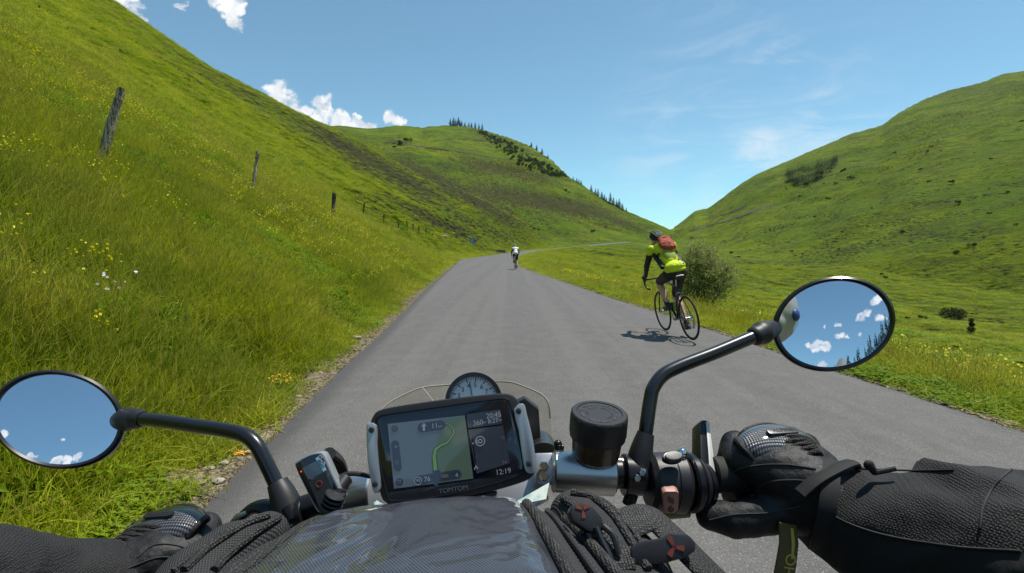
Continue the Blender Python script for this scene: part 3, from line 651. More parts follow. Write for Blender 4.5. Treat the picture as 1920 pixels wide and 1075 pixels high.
# single bushes dotted over the slopes
gp_ = [tree_proto('gorse_bush', *leafcrown(60+i, lobes(random.Random(70+i), 4, .8, 1.5), 500, .17), SHD, .7, .05, 'small dark bush dotted on the open slope', 'bush', 'small bushes on the open slopes') for i in range(3)]
gu = [[], [], []]
SB = [  # px, py(base), width px, where
 (1738,286,8,'r'),(1726,319,8,'r'),(1860,300,9,'r'),(1786,345,14,'r'),(1740,343,10,'r'),(1798,383,14,'r'),(1854,402,10,'r'),(1693,438,12,'r'),(1822,464,16,'r'),(1789,477,20,'r'),(1652,517,9,'r'),(1660,524,12,'r'),(1485,474,9,'r'),
 (1445,433,7,'r'),(1528,410,7,'r'),(1540,330,14,'r'),(1580,323,14,'r'),(1595,336,14,'r'),(1510,350,14,'r'),(1568,345,8,'r'),(1905,424,9,'r'),(1890,362,8,'r'),(1555,375,7,'r'),(1500,370,7,'r'),(1573,470,8,'r'),
 (1700,600,12,'n'),(1730,600,16,'n'),(1768,607,8,'n'),(1778,607,8,'n'),(1878,607,8,'n'),(1650,552,8,'n'),(1790,655,14,'n'),(1812,650,8,'n'),(1885,700,14,'n'),(1915,685,18,'n'),
 (1110,437,12,'m'),(1062,360,8,'m'),(1068,362,7,'m'),(985,423,8,'m'),(994,427,8,'m'),(1002,430,10,'m'),(1010,434,9,'m'),(960,402,6,'m'),(1298,448,9,'m'),(1370,478,10,'m'),(1385,485,8,'m'),
 (233,18,8,'l'),(218,18,6,'l'),(233,42,7,'l'),(765,266,18,'l2'),(752,272,16,'l2'),(740,277,9,'l2')]
TXT = {'r': ('small dark bush dotted on the open right mountain', 'bushes on the right mountain'), 'n': ('small dark bush on the grassy valley floor at right', 'bushes on the valley floor'),
 'm': ('small dark bush at the foot of the middle hill', 'bushes at the foot of the middle hill'), 'l': ('tiny dark bush near the top of the left ridge', 'bushes on the left ridge'), 'l2': ('dark scrub clump under the crest left of the summit trees', 'scrub below the crest')}
for px, py, wp, wh in SB:
    p = hit(px, py, 30); i = rt.randrange(3); s = wp/FP*p.y/2.6
    place(gp_[i], gu[i], (p.x, p.y, p.z-.1*s), rt.uniform(0, 6), (s, s, s*rt.uniform(.75, 1.1)), *TXT[wh])
for k in range(70):
    px = rt.uniform(1330, 1918); py = rt.uniform(float(np.interp(px, [1330, 1540, 1920], [420, 320, 200])), 560); p = hit(px, py, 90); i = rt.randrange(3); s = rt.uniform(2.5, 8)*(1.3 if rt.random() < .15 else .8)/FP*p.y/2.6
    place(gp_[i], gu[i], (p.x, p.y, p.z-.1*s), rt.uniform(0, 6), (s*rt.uniform(.8, 1.5), s, s*rt.uniform(.55, .95)), *TXT['r'])
# bare scrubby bush and the slim little tree beyond the right verge
p = hit(1787, 600, 20); s = 56/FP*p.y/2.6
vv, ff = leafcrown(81, [(-.8,0,.55,.5),(-.3,.1,.7,.6),(.3,0,.65,.55),(.8,.1,.5,.45),(0,-.3,.4,.5)], 1500, .085)
e = tree_proto('scrub_bush', vv, ff, SHD, .7, .05, 'wide low grey brown bush on the valley floor beyond the right mirror', 'bush', None, [[(0,0,0),(.4,.1,.4),(.9,.2,.9)],[(0,0,0),(-.4,0,.4),(-.9,-.2,.9)]]); e.location = p; e.scale = (s, s, s)
p = hit(1820, 627, 20); s = 30/FP*p.y/1.6
vv, ff = leafcrown(82, [(0,0,.45,.38),(.05,0,.95,.25),(0,.05,1.35,.2)], 700, .1)
e = tree_proto('slim_tree', vv, ff, SHD, 1.3, .05, 'slim dark little tree below the wide grey bush', 'tree', None); e.location = p; e.scale = (s, s, s)
# the leafy bush beside the near cyclist
def cyc_bush():
    rn = random.Random(3); Y = 17.5; base = Vector(((1305-960)/FP*Y, Y, 0)); base.z = gz(base.x, base.y)
    ztop = CAMZ + (467-457)/FP*Y; H = ztop - base.z
    e = empty('leafy_bush', base, 'loose grey green leafy bush on the verge behind the near cyclist', 'bush')
    lim = []; V, F = [], []
    W_ = 105/FP*Y
    for k in range(30):
        fx = rn.uniform(-.42, .62); top = H * (1.0 - .95*max(0, fx)**1.5 - .5*max(0, -fx)) * rn.uniform(.7, 1.02); a = Vector((0, 0, 0)); c = Vector((fx*W_, rn.uniform(-.35, .35)*W_, max(.25, top)))
        m_ = Vector((c.x*.35, c.y*.35, c.z*.5)) + Vector((rn.uniform(-.1, .1),)*3); pth = bez([a + Vector((rn.uniform(-.12, .12), rn.uniform(-.12, .12), 0)), m_, c], 5)
        lim.append(tube(pth, [.035*(1 - .85*i/len(pth)) for i in range(len(pth))], 6))
        for j in range(2, len(pth)):
            for _ in range(4):
                c2 = pth[j] + Vector((rn.gauss(0, .2), rn.gauss(0, .2), rn.gauss(0, .16)))
                if c2.z < .05: c2.z = .05
                lim.append(tube([pth[j], (pth[j]+c2)/2 + Vector((0, 0, .03)), c2], [.008, .006, .003], 4))
                for _ in range(26):
                    q = c2 + Vector((rn.gauss(0, .10), rn.gauss(0, .10), rn.gauss(0, .085))); M = Euler((rn.uniform(0, 6), rn.uniform(0, 6), rn.uniform(0, 6))).to_matrix(); s = rn.uniform(.028, .055); n = len(V)
                    V += [q + M @ Vector(v)*s for v in ((-1, 0, 0), (0, -.4, .1), (1, 0, 0), (0, .4, .1))]; F += [(n, n+1, n+2), (n, n+2, n+3)]
    mk('trunk', *join(*lim), BARK, e, world=False); mk('crown', V, F, BSH, e, False, world=False)
cyc_bush()
# fence posts: weathered, leaning
WOOD = bpy.data.materials.new('weathered_wood'); WOOD.use_nodes = True; t = NT(WOOD.node_tree); b = t.n['Principled BSDF']
tcx = t.add('ShaderNodeTexCoord'); mp2 = t.add('ShaderNodeMapping'); mp2.inputs['Scale'].default_value = (22, 22, 1.6); t.link(tcx.outputs['Object'], mp2.inputs['Vector'])
g_ = t.noise(mp2.outputs[0], 2.2, 5, .7, .5); t.link(t.mix(t.ramp(g_, .42, .56), (.11, .085, .065), (.58, .50, .38)), b.inputs['Base Color']); b.inputs['Roughness'].default_value = .9
bp = t.add('ShaderNodeBump'); bp.inputs['Strength'].default_value = 1; bp.inputs['Distance'].default_value = .02; t.link(g_, bp.inputs['Height']); t.link(bp.outputs[0], b.inputs['Normal'])
WOODD = mat('dark_old_wood', (.055, .045, .034), .9, noise=(12, (.13, .105, .08), .45, .65)); WIRE = mat('rusty_wire', (.16, .12, .10), .6, metal=.6); IRON = mat('dark_iron', (.05, .04, .035), .6, metal=.5)
def post_mesh(seed, h, r_):
    rn = random.Random(seed); V, F = [], []; n, sg = 16, 12; o = [rn.uniform(.82, 1.18) for _ in range(sg)]
    for i in range(n + 1):
        s = i/n; z = -.3 + (h + .3)*s; bx = .025*math.sin(s*4 + seed)*h; rr_ = r_*(1.05 - .12*s)*(1 + .06*math.sin(9*s + seed))
        for k in range(sg):
            a = 6.283*k/sg; q = rr_*o[k]*(1 + rn.uniform(-.04, .04)); V.append((bx + q*math.cos(a)*.9, q*math.sin(a), z + (.03*math.cos(a + seed) + rn.uniform(-.012, .012) if i == n else 0)))
    for i in range(n):
        for k in range(sg): a, c = i*sg + k, i*sg + (k+1) % sg; F.append((a, c, c+sg, a+sg))
    V.append((bx, 0, h - .015)); F += [(n*sg + k, n*sg + (k+1) % sg, len(V)-1) for k in range(sg)]
    return V, F
PST = [ # bottom px,py  top px,py  range y, radius
 (190,306,226,168,8.6,.062,'thick grey weathered fence post leaning right, nearest on the bank'),(474,357,483,286,17,.060,'second weathered fence post with a small bolt near its top'),
 (624,412,627,363,27,.085,'upright dark square fence post third along the bank'),(681,413,683,381,37,.085,'fourth fence post along the bank, grey and upright'),(719,422,720,401,50,.08,'thin fence post fifth along the bank'),
 (746,433,747,418,64,.08,'fence post with pale top, sixth along the bank'),(763,434,763,416,66,.075,'tall thin seventh fence post along the bank'),(774,435,775,420,74,.1,'thick dark eighth fence post along the bank'),(785,441,786,426,82,.08,None),(798,445,799,428,90,.07,None),
 (810,447,811,438,105,.08,None),(838,450,838,442,120,.09,None),(845,451,845,443,128,.08,None),(822,449,822,441,112,.08,None),
 (222,104,225,92,38,.06,'pale thin post high on the left slope'),(70,26,74,10,52,.06,'thin dark post at the upper left of the slope')]
posts = []
for i, (bx, by, tx, ty, Y, r_, lb) in enumerate(PST):
    bt = P(bx, by, Y); tp = P(tx, ty, Y); gzv = gz(bt.x, bt.y)
    if i >= 2:      # far posts stand where the ray meets the bank
        h0 = hit(bx, by, 10, 400); sc_ = h0.y / Y if .4 < h0.y / Y < 2.5 else 1; bt = P(bx, by, Y*sc_); tp = P(tx, ty, Y*sc_); gzv = gz(bt.x, bt.y)
    r_ = r_*(1.25 if i > 3 else 1)
    bt.z = min(bt.z, gzv + .25); h = (tp - bt).length; ax = (tp - bt).normalized(); V, F = post_mesh(i + 3, h, r_)
    e = empty('fence_post', bt, lb or 'far thin fence post near the end of the fence line', 'post', 'fence posts along the left bank')
    Mx = ax.to_track_quat('Z', 'Y').to_matrix(); mk('stake', [Mx @ Vector(v) for v in V], F, WOOD if i < 2 else WOODD, e, world=False)
    V, F = join(*[tube([Mx @ Vector((-.03, -r_*.6, h*q)), Mx @ Vector((-r_ - .06, -r_*.9, h*q))], .012, 6) for q in (.93,)] + [tube([Mx @ Vector((0, 0, h*.86 + .016*k)), Mx @ Vector((0, 0, h*.86 + .016*k + .003))], r_*1.12, 12) for k in range(1)])
    if i < 6: mk('insulator', V, F, IRON, e, world=False)
    posts.append((bt, tp))
# blue sign far along the bank, pale rock, verge stones, orange paint mark, low wall
SGN = mat('sign_blue', (.10, .22, .50), .4); GREYM = mat('galvanised', (.45, .46, .48), .45, metal=.7)
p = hit(886, 462, 40); Y = p.y; pt = P(886, 452, Y); s = Y/FP
e = empty('road_sign', p, 'small blue sign on a post beside the far bend', 'sign')
mk('pole', *tube([p - Vector((0, 0, .3)), Vector((p.x, p.y, pt.z + 4*s))], .035, 8), GREYM, e)
M = Matrix.Translation(Vector((p.x, p.y - .05, pt.z))) @ Matrix.Rotation(R(90), 4, 'X'); mk('panel', *prism(rrect(9*s, 10*s, .06), -.02, .02, M, .005), SGN, e, False)
mk('symbol', *prism([(-2.4*s, -3*s), (-1*s, -3*s), (-.2*s, .6*s), (2.2*s, 2*s), (1.2*s, 3.4*s), (-1.6*s, 2*s)], .022, .03, M), mat('sign_white', (.7, .72, .75), .5), e, False)
STONE = mat('pale_stone', (.36, .32, .26), .9, noise=(14, (.22, .19, .15), .4, .65), bump=(20, .7, .01))
def rock(name, c, s, seed, m, label, group=None):
    rn = random.Random(seed); V, F = ellipsoid((0, 0, 0), (1, 1, 1), seg=14, rings=10)
    V2 = []
    for v in V:
        n_ = 1 + .35*noise_(v*1.3 + Vector((seed, 0, 0))) + .15*noise_(v*3.1 + Vector((0, seed, 0))); V2.append(Vector((v.x*n_*s[0], v.y*n_*s[1], v.z*n_*s[2])))
    o = mk(name, V2, F, m); o.location = c; return tag(o, label, 'stone', group)
from mathutils import noise as _mn
def noise_(v): return _mn.noise(v)
p = hit(833, 447, 60); rock('pale_rock', p + Vector((0, 0, .2)), (.55, .4, .35), 4, STONE, 'pale rock lying among the far fence posts')
for i, (px, py, s, lb) in enumerate([(669,636,.055,'flat white stone lying on the gravel verge'),(527,703,.035,None),(540,696,.025,None),(515,712,.03,None),(470,850,.022,None),(410,905,.028,None),(395,880,.018,None),(430,935,.02,None),(560,745,.025,None),(600,700,.02,None),(635,668,.022,None),(455,795,.035,None),(420,870,.022,None)]):
    g = G(px, py); g.z = gz(g.x, g.y) + s*.3; rock('verge_stone', g, (s*1.3, s, s*.6), 30+i, STONE, lb or 'small stone on the gravel verge', None if lb else 'small stones on the gravel verge')
for px, py, Y, wd in [(935, 470, 118, 3.2)]:
    p = P(px, py, Y); z0 = gz(p.x, p.y); M = Matrix.Translation((p.x, p.y, z0 - .1)); mk_ = prism([(-wd/2, -.2), (wd/2, -.2), (wd/2, .2), (-wd/2, .2)], 0, .75, M, .04); o = mk('low_wall', *mk_, mat('culvert_stone', (.10, .09, .075), .9, noise=(4, (.22, .2, .17), .4, .6))); tag(o, 'low dark stone culvert wall beside the far bend', 'wall')
# orange survey paint sprayed on the verge
g = G(447, 851); V = []; F = []; rn = random.Random(9)
for k, (ox, oy, L_, w_) in enumerate([(0, 0, .14, .018), (.02, -.03, .10, .012), (-.03, .03, .07, .010), (.05, .02, .05, .010)]):
    pl = [(ox + L_*(j/8 - .5), oy + .012*math.sin(j*1.3 + k)) for j in range(9)]; n = len(V)
    for j, (x_, y_) in enumerate(pl):
        wj = w_*(.35 + math.sin(math.pi*(j + .5)/9))
        for sg_ in (-1, 1): X, Y_ = g.x + x_, g.y + y_ + sg_*wj*.5; V.append((X, Y_, gz(X, Y_) + .012))
    F += [(n+2*j, n+2*j+2, n+2*j+3, n+2*j+1) for j in range(8)]
o = mk('paint_mark', V, F, mat('orange_paint', (.85, .36, .03), .7)); tag(o, 'orange paint mark sprayed on the gravel verge', 'paint mark')
# yellow flower clump at the verge
g = G(525, 738); e = empty('yellow_flower_plant', (g.x, g.y, gz(g.x, g.y)), 'bright yellow flowering plant at the edge of the gravel verge', 'plant')
V, F = flower('big', 901); V2, F2 = flower('big', 902); V, F = join((V, F), (V2, F2)); mk('flower_heads', [v*.72 + Vector((0, 0, .05)) if isinstance(v, Vector) else Vector(v)*.72 for v in V], F, mat('broom_yellow', (.85, .56, .01), .6, translucent=.3), e, False, world=False)
V, F, tn = weed(140, .13, .16, .035, 903); mk('leaves', V, F, GRASSD, e, False, world=False)

# trodden tracks and terraces cut across the far slopes
TRK = mat('bare_track', (.085, .070, .038), .95, noise=(.2, (.045, .042, .02), .4, .6))
def hill_track(ctrl, wd_, label=None):
    ps = []
    for p_ in bez([Vector((x, y, 0)) for x, y in ctrl], 10): ps.append(hit(p_.x, p_.y, 120))
    V, F = [], []
    for i, p_ in enumerate(ps):
        dn = Vector((-p_.x, -p_.y, 0)).normalized()
        for s_ in (-1.2, -.4, .4, 1.2): x, y = p_.x + dn.x*s_*wd_, p_.y + dn.y*s_*wd_; V.append((x, y, gz(x, y) + .35 + .15*rt.random()))
        if i: F += [((i-1)*4+k, (i-1)*4+k+1, i*4+k+1, i*4+k) for k in range(3)]
    o = mk('path', V, F, TRK); tag(o, kind='structure')
hill_track([(1292, 434), (1340, 421), (1390, 405), (1430, 391), (1455, 383)], 2.6); hill_track([(812, 263), (850, 261), (900, 263), (950, 273), (1000, 286), (1040, 300)], 1.6)
hill_track([(1330, 412), (1370, 399), (1400, 386)], 1.3); hill_track([(720, 268), (800, 277), (880, 288), (960, 303)], 1.2)
# ------------------------------------------------------------------ motorcycle, seen from the saddle
BLK = mat('black_paint', (.010, .010, .012), .28, spec=.5, coat=.3); BPL = mat('black_plastic', (.016, .016, .018), .48, bump=(900, .15, .0004)); BMT = mat('black_metal', (.012, .012, .014), .32, metal=.3)
ALU = mat('brushed_aluminium', (.56, .56, .55), .30, metal=1., bump=(300, .12, .0004)); CHR = mat('chrome', (.8, .8, .8), .08, metal=1.)
SILV = mat('silver_paint', (.55, .56, .58), .38, metal=.75); RUB = mat('rubber', (.015, .015, .015), .75); STEEL = mat('dark_steel', (.12, .12, .12), .35, metal=.9)
MIR = bpy.data.materials.new('mirror_glass'); MIR.use_nodes = True; b = MIR.node_tree.nodes['Principled BSDF']
b.inputs['Base Color'].default_value = (.80, .86, .92, 1); b.inputs['Metallic'].default_value = 1; b.inputs['Roughness'].default_value = 0.0
moto = empty('motorcycle', (0, -.1, 0), 'black motorcycle ridden up the road with silver bar risers and round mirrors', 'motorcycle')
def lf(px0, py0, d, roll=0, pitch=0, yaw=0):
    """local frame at a picture point: X right, Y up, Z towards the viewer, then tilted; returns matrix and px->local"""
    B = Matrix((CR, CU, -CF)).transposed().to_4x4()
    M = Matrix.Translation(P(px0, py0, d)) @ B @ Matrix.Rotation(R(roll), 4, 'Z') @ Matrix.Rotation(R(yaw), 4, 'Y') @ Matrix.Rotation(R(pitch), 4, 'X')
    Mi = M.inverted()
    def L(px, py):      # where the picture ray crosses the frame's plane, in frame coordinates
        o = Mi @ CAM; q = Mi.to_3x3() @ ray(px, py); t_ = -o.z / q.z; h = o + q * t_; return (h.x, h.y)
    return M, L
def add(name, vf, m, parent=moto, smooth=True): return mk(name, vf[0], vf[1], m, parent, smooth)
def cyl(M, r0, r1, z0, z1, seg=32, bev=.001):
    n = 6; V, F = [], []; prof = [(r0 - bev, z0), (r0, z0 + bev)] + [(r0 + (r1-r0)*k/n, z0 + bev + (z1-z0-2*bev)*k/n) for k in range(1, n)] + [(r1, z1 - bev), (r1 - bev, z1)]
    for r_, z in prof:
        for k in range(seg): a = 2*math.pi*k/seg; V.append(M @ Vector((r_*math.cos(a), r_*math.sin(a), z)))
    for i in range(len(prof) - 1):
        for k in range(seg): a, c = i*seg + k, i*seg + (k+1) % seg; F.append((a, c, c+seg, a+seg))
    F.append(tuple(range(seg))[::-1]); F.append(tuple(range((len(prof)-1)*seg, len(prof)*seg))); return V, F
def axis(a, b):
    """frame with Z from a to b"""
    z = (b - a).normalized(); q = z.to_track_quat('Z', 'Y').to_matrix().to_4x4(); return Matrix.Translation(a) @ q, (b - a).length
def rod(a, b, r0, r1=None, seg=28, bev=.0008): M, L_ = axis(a, b); return cyl(M, r0, r0 if r1 is None else r1, 0, L_, seg, bev)
def px_r(w_, d): return w_ / FP * d
# --- mirrors -------------------------------------------------------------
def azelv(az, el): return azel(az, el)
def mirror(cx, cy, d, out, rdir, neck, label):
    """out = (centre x, y, half long, half short, tilt deg) of the rim's outer outline"""
    c = P(cx, cy, d); dv = (c - CAM).normalized(); n = (rdir - dv).normalized()
    x = Vector((0, 0, 1)).cross(n).normalized(); y = n.cross(x); M = Matrix((x, y, n)).transposed().to_4x4(); M.translation = c; Mi = M.inverted()
    ox, oy, a_, b_, tl = out
    def ring(k):
        pts_ = []
        for i in range(64):
            t_ = 2*math.pi*i/64; u, v = a_*k*math.cos(t_), b_*k*math.sin(t_); px = ox + u*math.cos(R(tl)) + v*math.sin(R(tl)); py = oy + u*math.sin(R(tl)) - v*math.cos(R(tl))
            o = Mi @ CAM; q = Mi.to_3x3() @ ray(px, py); tt = -o.z/q.z; h = o + q*tt; pts_.append(Vector((h.x, h.y, 0)))
        return pts_
    hs = empty('m', c, None, None) if False else None
    outer, inner = ring(1.0), ring(.905)
    # rim and back shell
    V, F = [], []; rows = []
    def row(pts_, z, s=1.0, zz=None): rows.append([M @ Vector((p.x*s, p.y*s, z)) for p in pts_])
    row(inner, -.0005, 1.0); row(inner, .0022); row([(a + b_2)/2 for a, b_2 in zip(inner, outer)], .0035); row(outer, .0015); row(outer, -.004); row(outer, -.010, .985); row(outer, -.018, .90); row(outer, -.025, .72); row(outer, -.029, .42); row(outer, -.030, .1)
    for r_ in rows: V += r_
    for i in range(len(rows) - 1):
        for k in range(64): a, e = i*64 + k, i*64 + (k+1) % 64; F.append((a, e, e+64, a+64))
    F.append(tuple(range((len(rows)-1)*64, len(rows)*64)))
    hsg = add('mirror', (V, F), BLK); hsg['label'] = label
    # slightly convex glass
    V, F = [M @ Vector((0, 0, .0022))], []; RC = 1.15; nr_ = 14
    mx = max(p.length for p in inner)
    for i in range(1, nr_ + 1):
        for p in inner:
            q = p * (i/nr_); V.append(M @ Vector((q.x, q.y, .0022 - (q.length**2)/(2*RC) + 0)))
    for k in range(64): F.append((0, 1 + k, 1 + (k+1) % 64))
    for i in range(nr_ - 1):
        for k in range(64): a, e = 1 + i*64 + k, 1 + i*64 + (k+1) % 64; F.append((a, e, e+64, a+64))
    g_ = mk('mirror_glass', V, F, MIR, hsg); 
    for pl in g_.data.polygons: pl.use_smooth = True
    return M, hsg
MR, hR = mirror(1563, 608, .52, (1563, 608, 116, 88, -11), azel(186.5, 20), None, 'right mirror showing sky, clouds and a strip of conifers')
ML, hL = mirror(110, 787, .52, (108, 787, 127, 92, 8), azel(170, 27), None, 'left mirror showing mostly plain blue sky')
pR = bez([P(1190, 905, .470), P(1205, 850, .472), P(1212, 800, .476), P(1219, 752, .484), P(1225, 728, .488), P(1243, 704, .494), P(1275, 687, .499), P(1340, 662, .507), P(1400, 637, .515), P(1428, 626, .520)], 6)
add('mirror_stem', tube(pR, [.0066]*len(pR), 20), BLK)
cR = bez([P(1197, 912, .468), P(1200, 860, .470), P(1211, 812, .474)], 5); add('stem_collar', tube(cR, [.0135 - .0058*(i/(len(cR)-1))**1.5 for i in range(len(cR))], 20), BPL)
nk = bez([P(1410, 632, .517), P(1424, 627, .520), P(1436, 621, .528), P(1456, 614, .548)], 4); add('stem_joint', tube(nk, [.0078, .0098, .0100, .0098, .0108, .0118, .0118, .011, .0105, .010, .0095, .009, .0085][:len(nk)], 20), BPL)
pL = bez([P(252, 785, .522), P(300, 789, .512), P(370, 799, .500), P(430, 808, .490), P(462, 818, .484), P(482, 836, .480), P(496, 862, .477), P(512, 895, .474), P(528, 930, .470), P(545, 968, .465)], 6)
add('mirror_stem', tube(pL, [.0068]*len(pL), 20), BLK)
cL = bez([P(520, 905, .473), P(533, 935, .469), P(550, 985, .464)], 5); add('stem_collar', tube(cL, [.0092 + .006*(i/(len(cL)-1)) for i in range(len(cL))], 20), BPL)
nk = bez([P(214, 789, .552), P(234, 787, .538), P(249, 785, .526), P(268, 786, .518)], 4); add('stem_joint', tube(nk, [.0085, .009, .0095, .0105, .0118, .0122, .0118, .0105, .0098, .0098, .0100, .0085, .0075][:len(nk)], 20), BPL)
# --- handlebar, risers, yoke --------------------------------------------
hb = bez([P(640, 934, .470), P(585, 948, .468), P(520, 974, .466), P(430, 1022, .470), P(340, 1052, .480), P(250, 1062, .490)], 6); hb0 = add('handlebar', tube(hb, [.0112]*len(hb), 20), BMT); hb0['label'] = 'left half of the handlebar'
hb = bez([P(1130, 887, .470), P(1210, 888, .472), P(1300, 889, .478), P(1400, 891, .486), P(1530, 896, .498)], 6); hb1 = add('handlebar', tube(hb, [.0112]*len(hb), 20), BMT); hb1['label'] = 'right half of the handlebar'
add('bar_riser', rod(P(1036, 884, .468), P(1151, 890, .470), .0185, .0190, 40, .0015), ALU)
add('bar_riser', rod(P(637, 934, .470), P(702, 926, .468), .0180, .0185, 40, .0015), ALU)
add('bar_boss', rod(P(1150, 888, .470), P(1166, 888, .470), .0135), BMT); add('bar_sleeve', join(rod(P(1152, 870, .4715), P(1180, 871, .472), .0065), rod(P(1152, 890, .4685), P(1186, 891, .4695), .0088)), STEEL)
yk = [(690, 955), (700, 880), (860, 850), (1005, 850), (1050, 850), (1050, 872), (1020, 908), (1030, 935), (980, 960)]
M, L = lf(870, 905, .490, 4, -35); yoke = add('top_yoke', prism([L(*p) for p in yk], -.010, 0, M, .0015), SILV)
M2, L2 = lf(1040, 862, .482, 4, -30); add('clamp_block', prism([L2(*p) for p in [(1003, 851), (1042, 850), (1046, 866), (1038, 905), (1018, 912), (1003, 908)]], -.012, .004, M2, .002), SILV)
for p in ((1020, 874), (1020, 893)): add('yoke_bolt', rod(P(*p, .474), P(*p, .462), .0045, None, 6), CHR)
add('cable_guide', join(rod(P(1050, 852, .475), P(1046, 834, .477), .0042), rod(P(1041, 838, .477), P(1057, 840, .477), .0034), ellipsoid(P(1046, 833, .477), (.004,)*3)), BMT)
# mirror clamp on the right bar, brake reservoir, lever
add('mirror_clamp', join(rod(P(1168, 890, .470), P(1205, 892, .471), .0185, .0175), rod(P(1185, 925, .466), P(1178, 948, .464), .006)), BMT)
for p in ((1196, 897), (1205, 886)): add('clamp_bolt', rod(P(*p, .456), P(p[0], p[1], .450), .0035, None, 6), CHR)
# reservoir: cup tilted slightly to the left
b0, b1, b2 = P(1116, 857, .468), P(1120, 817, .463), P(1124, 773, .458)
CUPM = mat('amber_plastic', (.085, .048, .02), .3, trans=.15, coat=.4, noise=(60, (.05, .03, .014), .4, .6)); M, h0 = axis(b0, b1)
cup = add('brake_reservoir', cyl(M, .0212, .0228, 0, h0 + .002, 40, .003), CUPM)
M, h1 = axis(b1, b2); lidv = []
seg = 48; V, F = [], []; prof = [(.0235, -.001), (.0250, 0), (.0250, .003), (.0257, .004), (.0257, h1 - .004), (.0252, h1 - .0012), (.0240, h1), (.0205, h1), (.0200, h1 - .0008), (.0, h1 - .0008)]
for r_, z in prof:
    for k in range(seg):
        a = 2*math.pi*k/seg; rk = r_*(1 - (.022 if k % 4 == 0 and .003 < z < h1 - .002 and r_ > .025 else 0)); V.append(M @ Vector((rk*math.cos(a), rk*math.sin(a), z)))
for i in range(len(prof) - 1):
    for k in range(seg): a, c = i*seg + k, i*seg + (k+1) % seg; F.append((a, c, c+seg, a+seg))
cap = mk('cap', V, F, BPL, cup)
def text(s, size, M, m, parent, name='lettering', th=.0003, align='CENTER', sx=1.):
    cu_ = bpy.data.curves.new(name, 'FONT'); cu_.body = s; cu_.size = size; cu_.align_x = align; cu_.align_y = 'CENTER'; cu_.extrude = th
    o = bpy.data.objects.new(name, cu_); COL.objects.link(o); dg = bpy.context.evaluated_depsgraph_get(); me_ = bpy.data.meshes.new_from_object(o.evaluated_get(dg)); bpy.data.objects.remove(o)
    me_.transform(M @ Matrix.Diagonal((sx, 1, 1, 1))); me_.name = name; me_.materials.clear(); return mko(name, me_, m, parent, False)
LETG = mat('moulded_letters', (.10, .10, .10), .5)
# ring of small moulded letters on the cap
Mt = M @ Matrix.Translation((0, 0, h1 - .0006)); vs, fs = [], []
for ringr, word, a0, stp in ((.0150, 'WARNING CLEAN FILLER CAP BEFORE REMOVING ', 100, -8.6), (.0098, 'USE ONLY DOT4 FLUID ', 80, -13.5)):
    cu_ = None
    for i, ch in enumerate(word):
        if ch == ' ': continue
        c_ = bpy.data.curves.new('l', 'FONT'); c_.body = ch; c_.size = .0042 if ringr > .012 else .0036; c_.align_x = 'CENTER'; c_.extrude = .0002; o = bpy.data.objects.new('l', c_); COL.objects.link(o)
        dg = bpy.context.evaluated_depsgraph_get(); me_ = bpy.data.meshes.new_from_object(o.evaluated_get(dg)); bpy.data.objects.remove(o); a = a0 + stp*i
        me_.transform(Mt @ Matrix.Rotation(R(a), 4, 'Z') @ Matrix.Translation((0, ringr, 0))); n = len(vs); vs += [v.co.copy() for v in me_.vertices]; fs += [tuple(q + n for q in p.vertices) for p in me_.polygons]; bpy.data.meshes.remove(me_)
mk('lettering', vs, fs, LETG, cap, False)
add('reservoir_bracket', tube([P(1112, 862, .470), P(1120, 874, .471), P(1140, 880, .470)], [.008, .007, .006], 12), BMT)
# switch cluster
s0, s1 = P(1214, 903, .466), P(1284, 905, .468)
Ms, hs_ = axis(s0, s1); hsz = add('switch_housing', cyl(Ms, .0255, .0268, 0, hs_, 48, .004), BPL)
M, hh = axis(P(1286, 905, .469), P(1302, 905, .470)); mk('throttle_ring', *cyl(M, .0262, .0262, 0, hh, 40, .002), BMT, hsz)
M, hh = axis(P(1303, 906, .471), P(1316, 906, .472)); mk('throttle_ring', *cyl(M, .0225, .0215, 0, hh, 40, .002), BPL, hsz)
M, hh = axis(P(1317, 906, .473), P(1332, 905, .474)); mk('throttle_ring', *cyl(M, .0185, .0175, 0, hh, 40, .002), BMT, hsz)
mk('housing_seam', *[tube([s0 + (s1 - s0)*.62 + (Ms.to_3x3() @ Vector((math.cos(a/32*6.283), math.sin(a/32*6.283), 0)))*.0266 for a in range(33)], .0006, 6)][0], BMT, hsz)
M, L = lf(1262, 858, .444, -6, -50); o = mk('starter_button', *prism([L(x, y) for x, y in [(1244+18+16*math.cos(a/20*6.283), 857+8*math.sin(a/20*6.283)) for a in range(20)]][::-1], -.002, .003, M, .0008), mat('grey_button', (.20, .19, .18), .5), hsz)
mk('button_ring', *prism([L(1262 + 19.5*math.cos(a/20*6.283), 857 + 10.5*math.sin(a/20*6.283)) for a in range(20)][::-1], -.004, .0008, M, .0006), BMT, hsz)
KILL = mat('faded_red_plastic', (.40, .19, .15), .5); M, L = lf(1255, 938, .4395, 2, 22)
ks = mk('kill_switch', *prism([L(*p) for p in [(1241, 920), (1246, 917), (1266, 917), (1271, 920), (1270, 952), (1264, 959), (1248, 959), (1243, 955)]][::-1], -.004, .003, M, .001), KILL, hsz)
sym = lambda cx, cy, r_, m_: [L(cx + r_*math.cos(a/16*6.283), cy + r_*math.sin(a/16*6.283)) for a in range(16)][::-1]
SYM = mat('kill_symbol', (.12, .05, .04), .6)
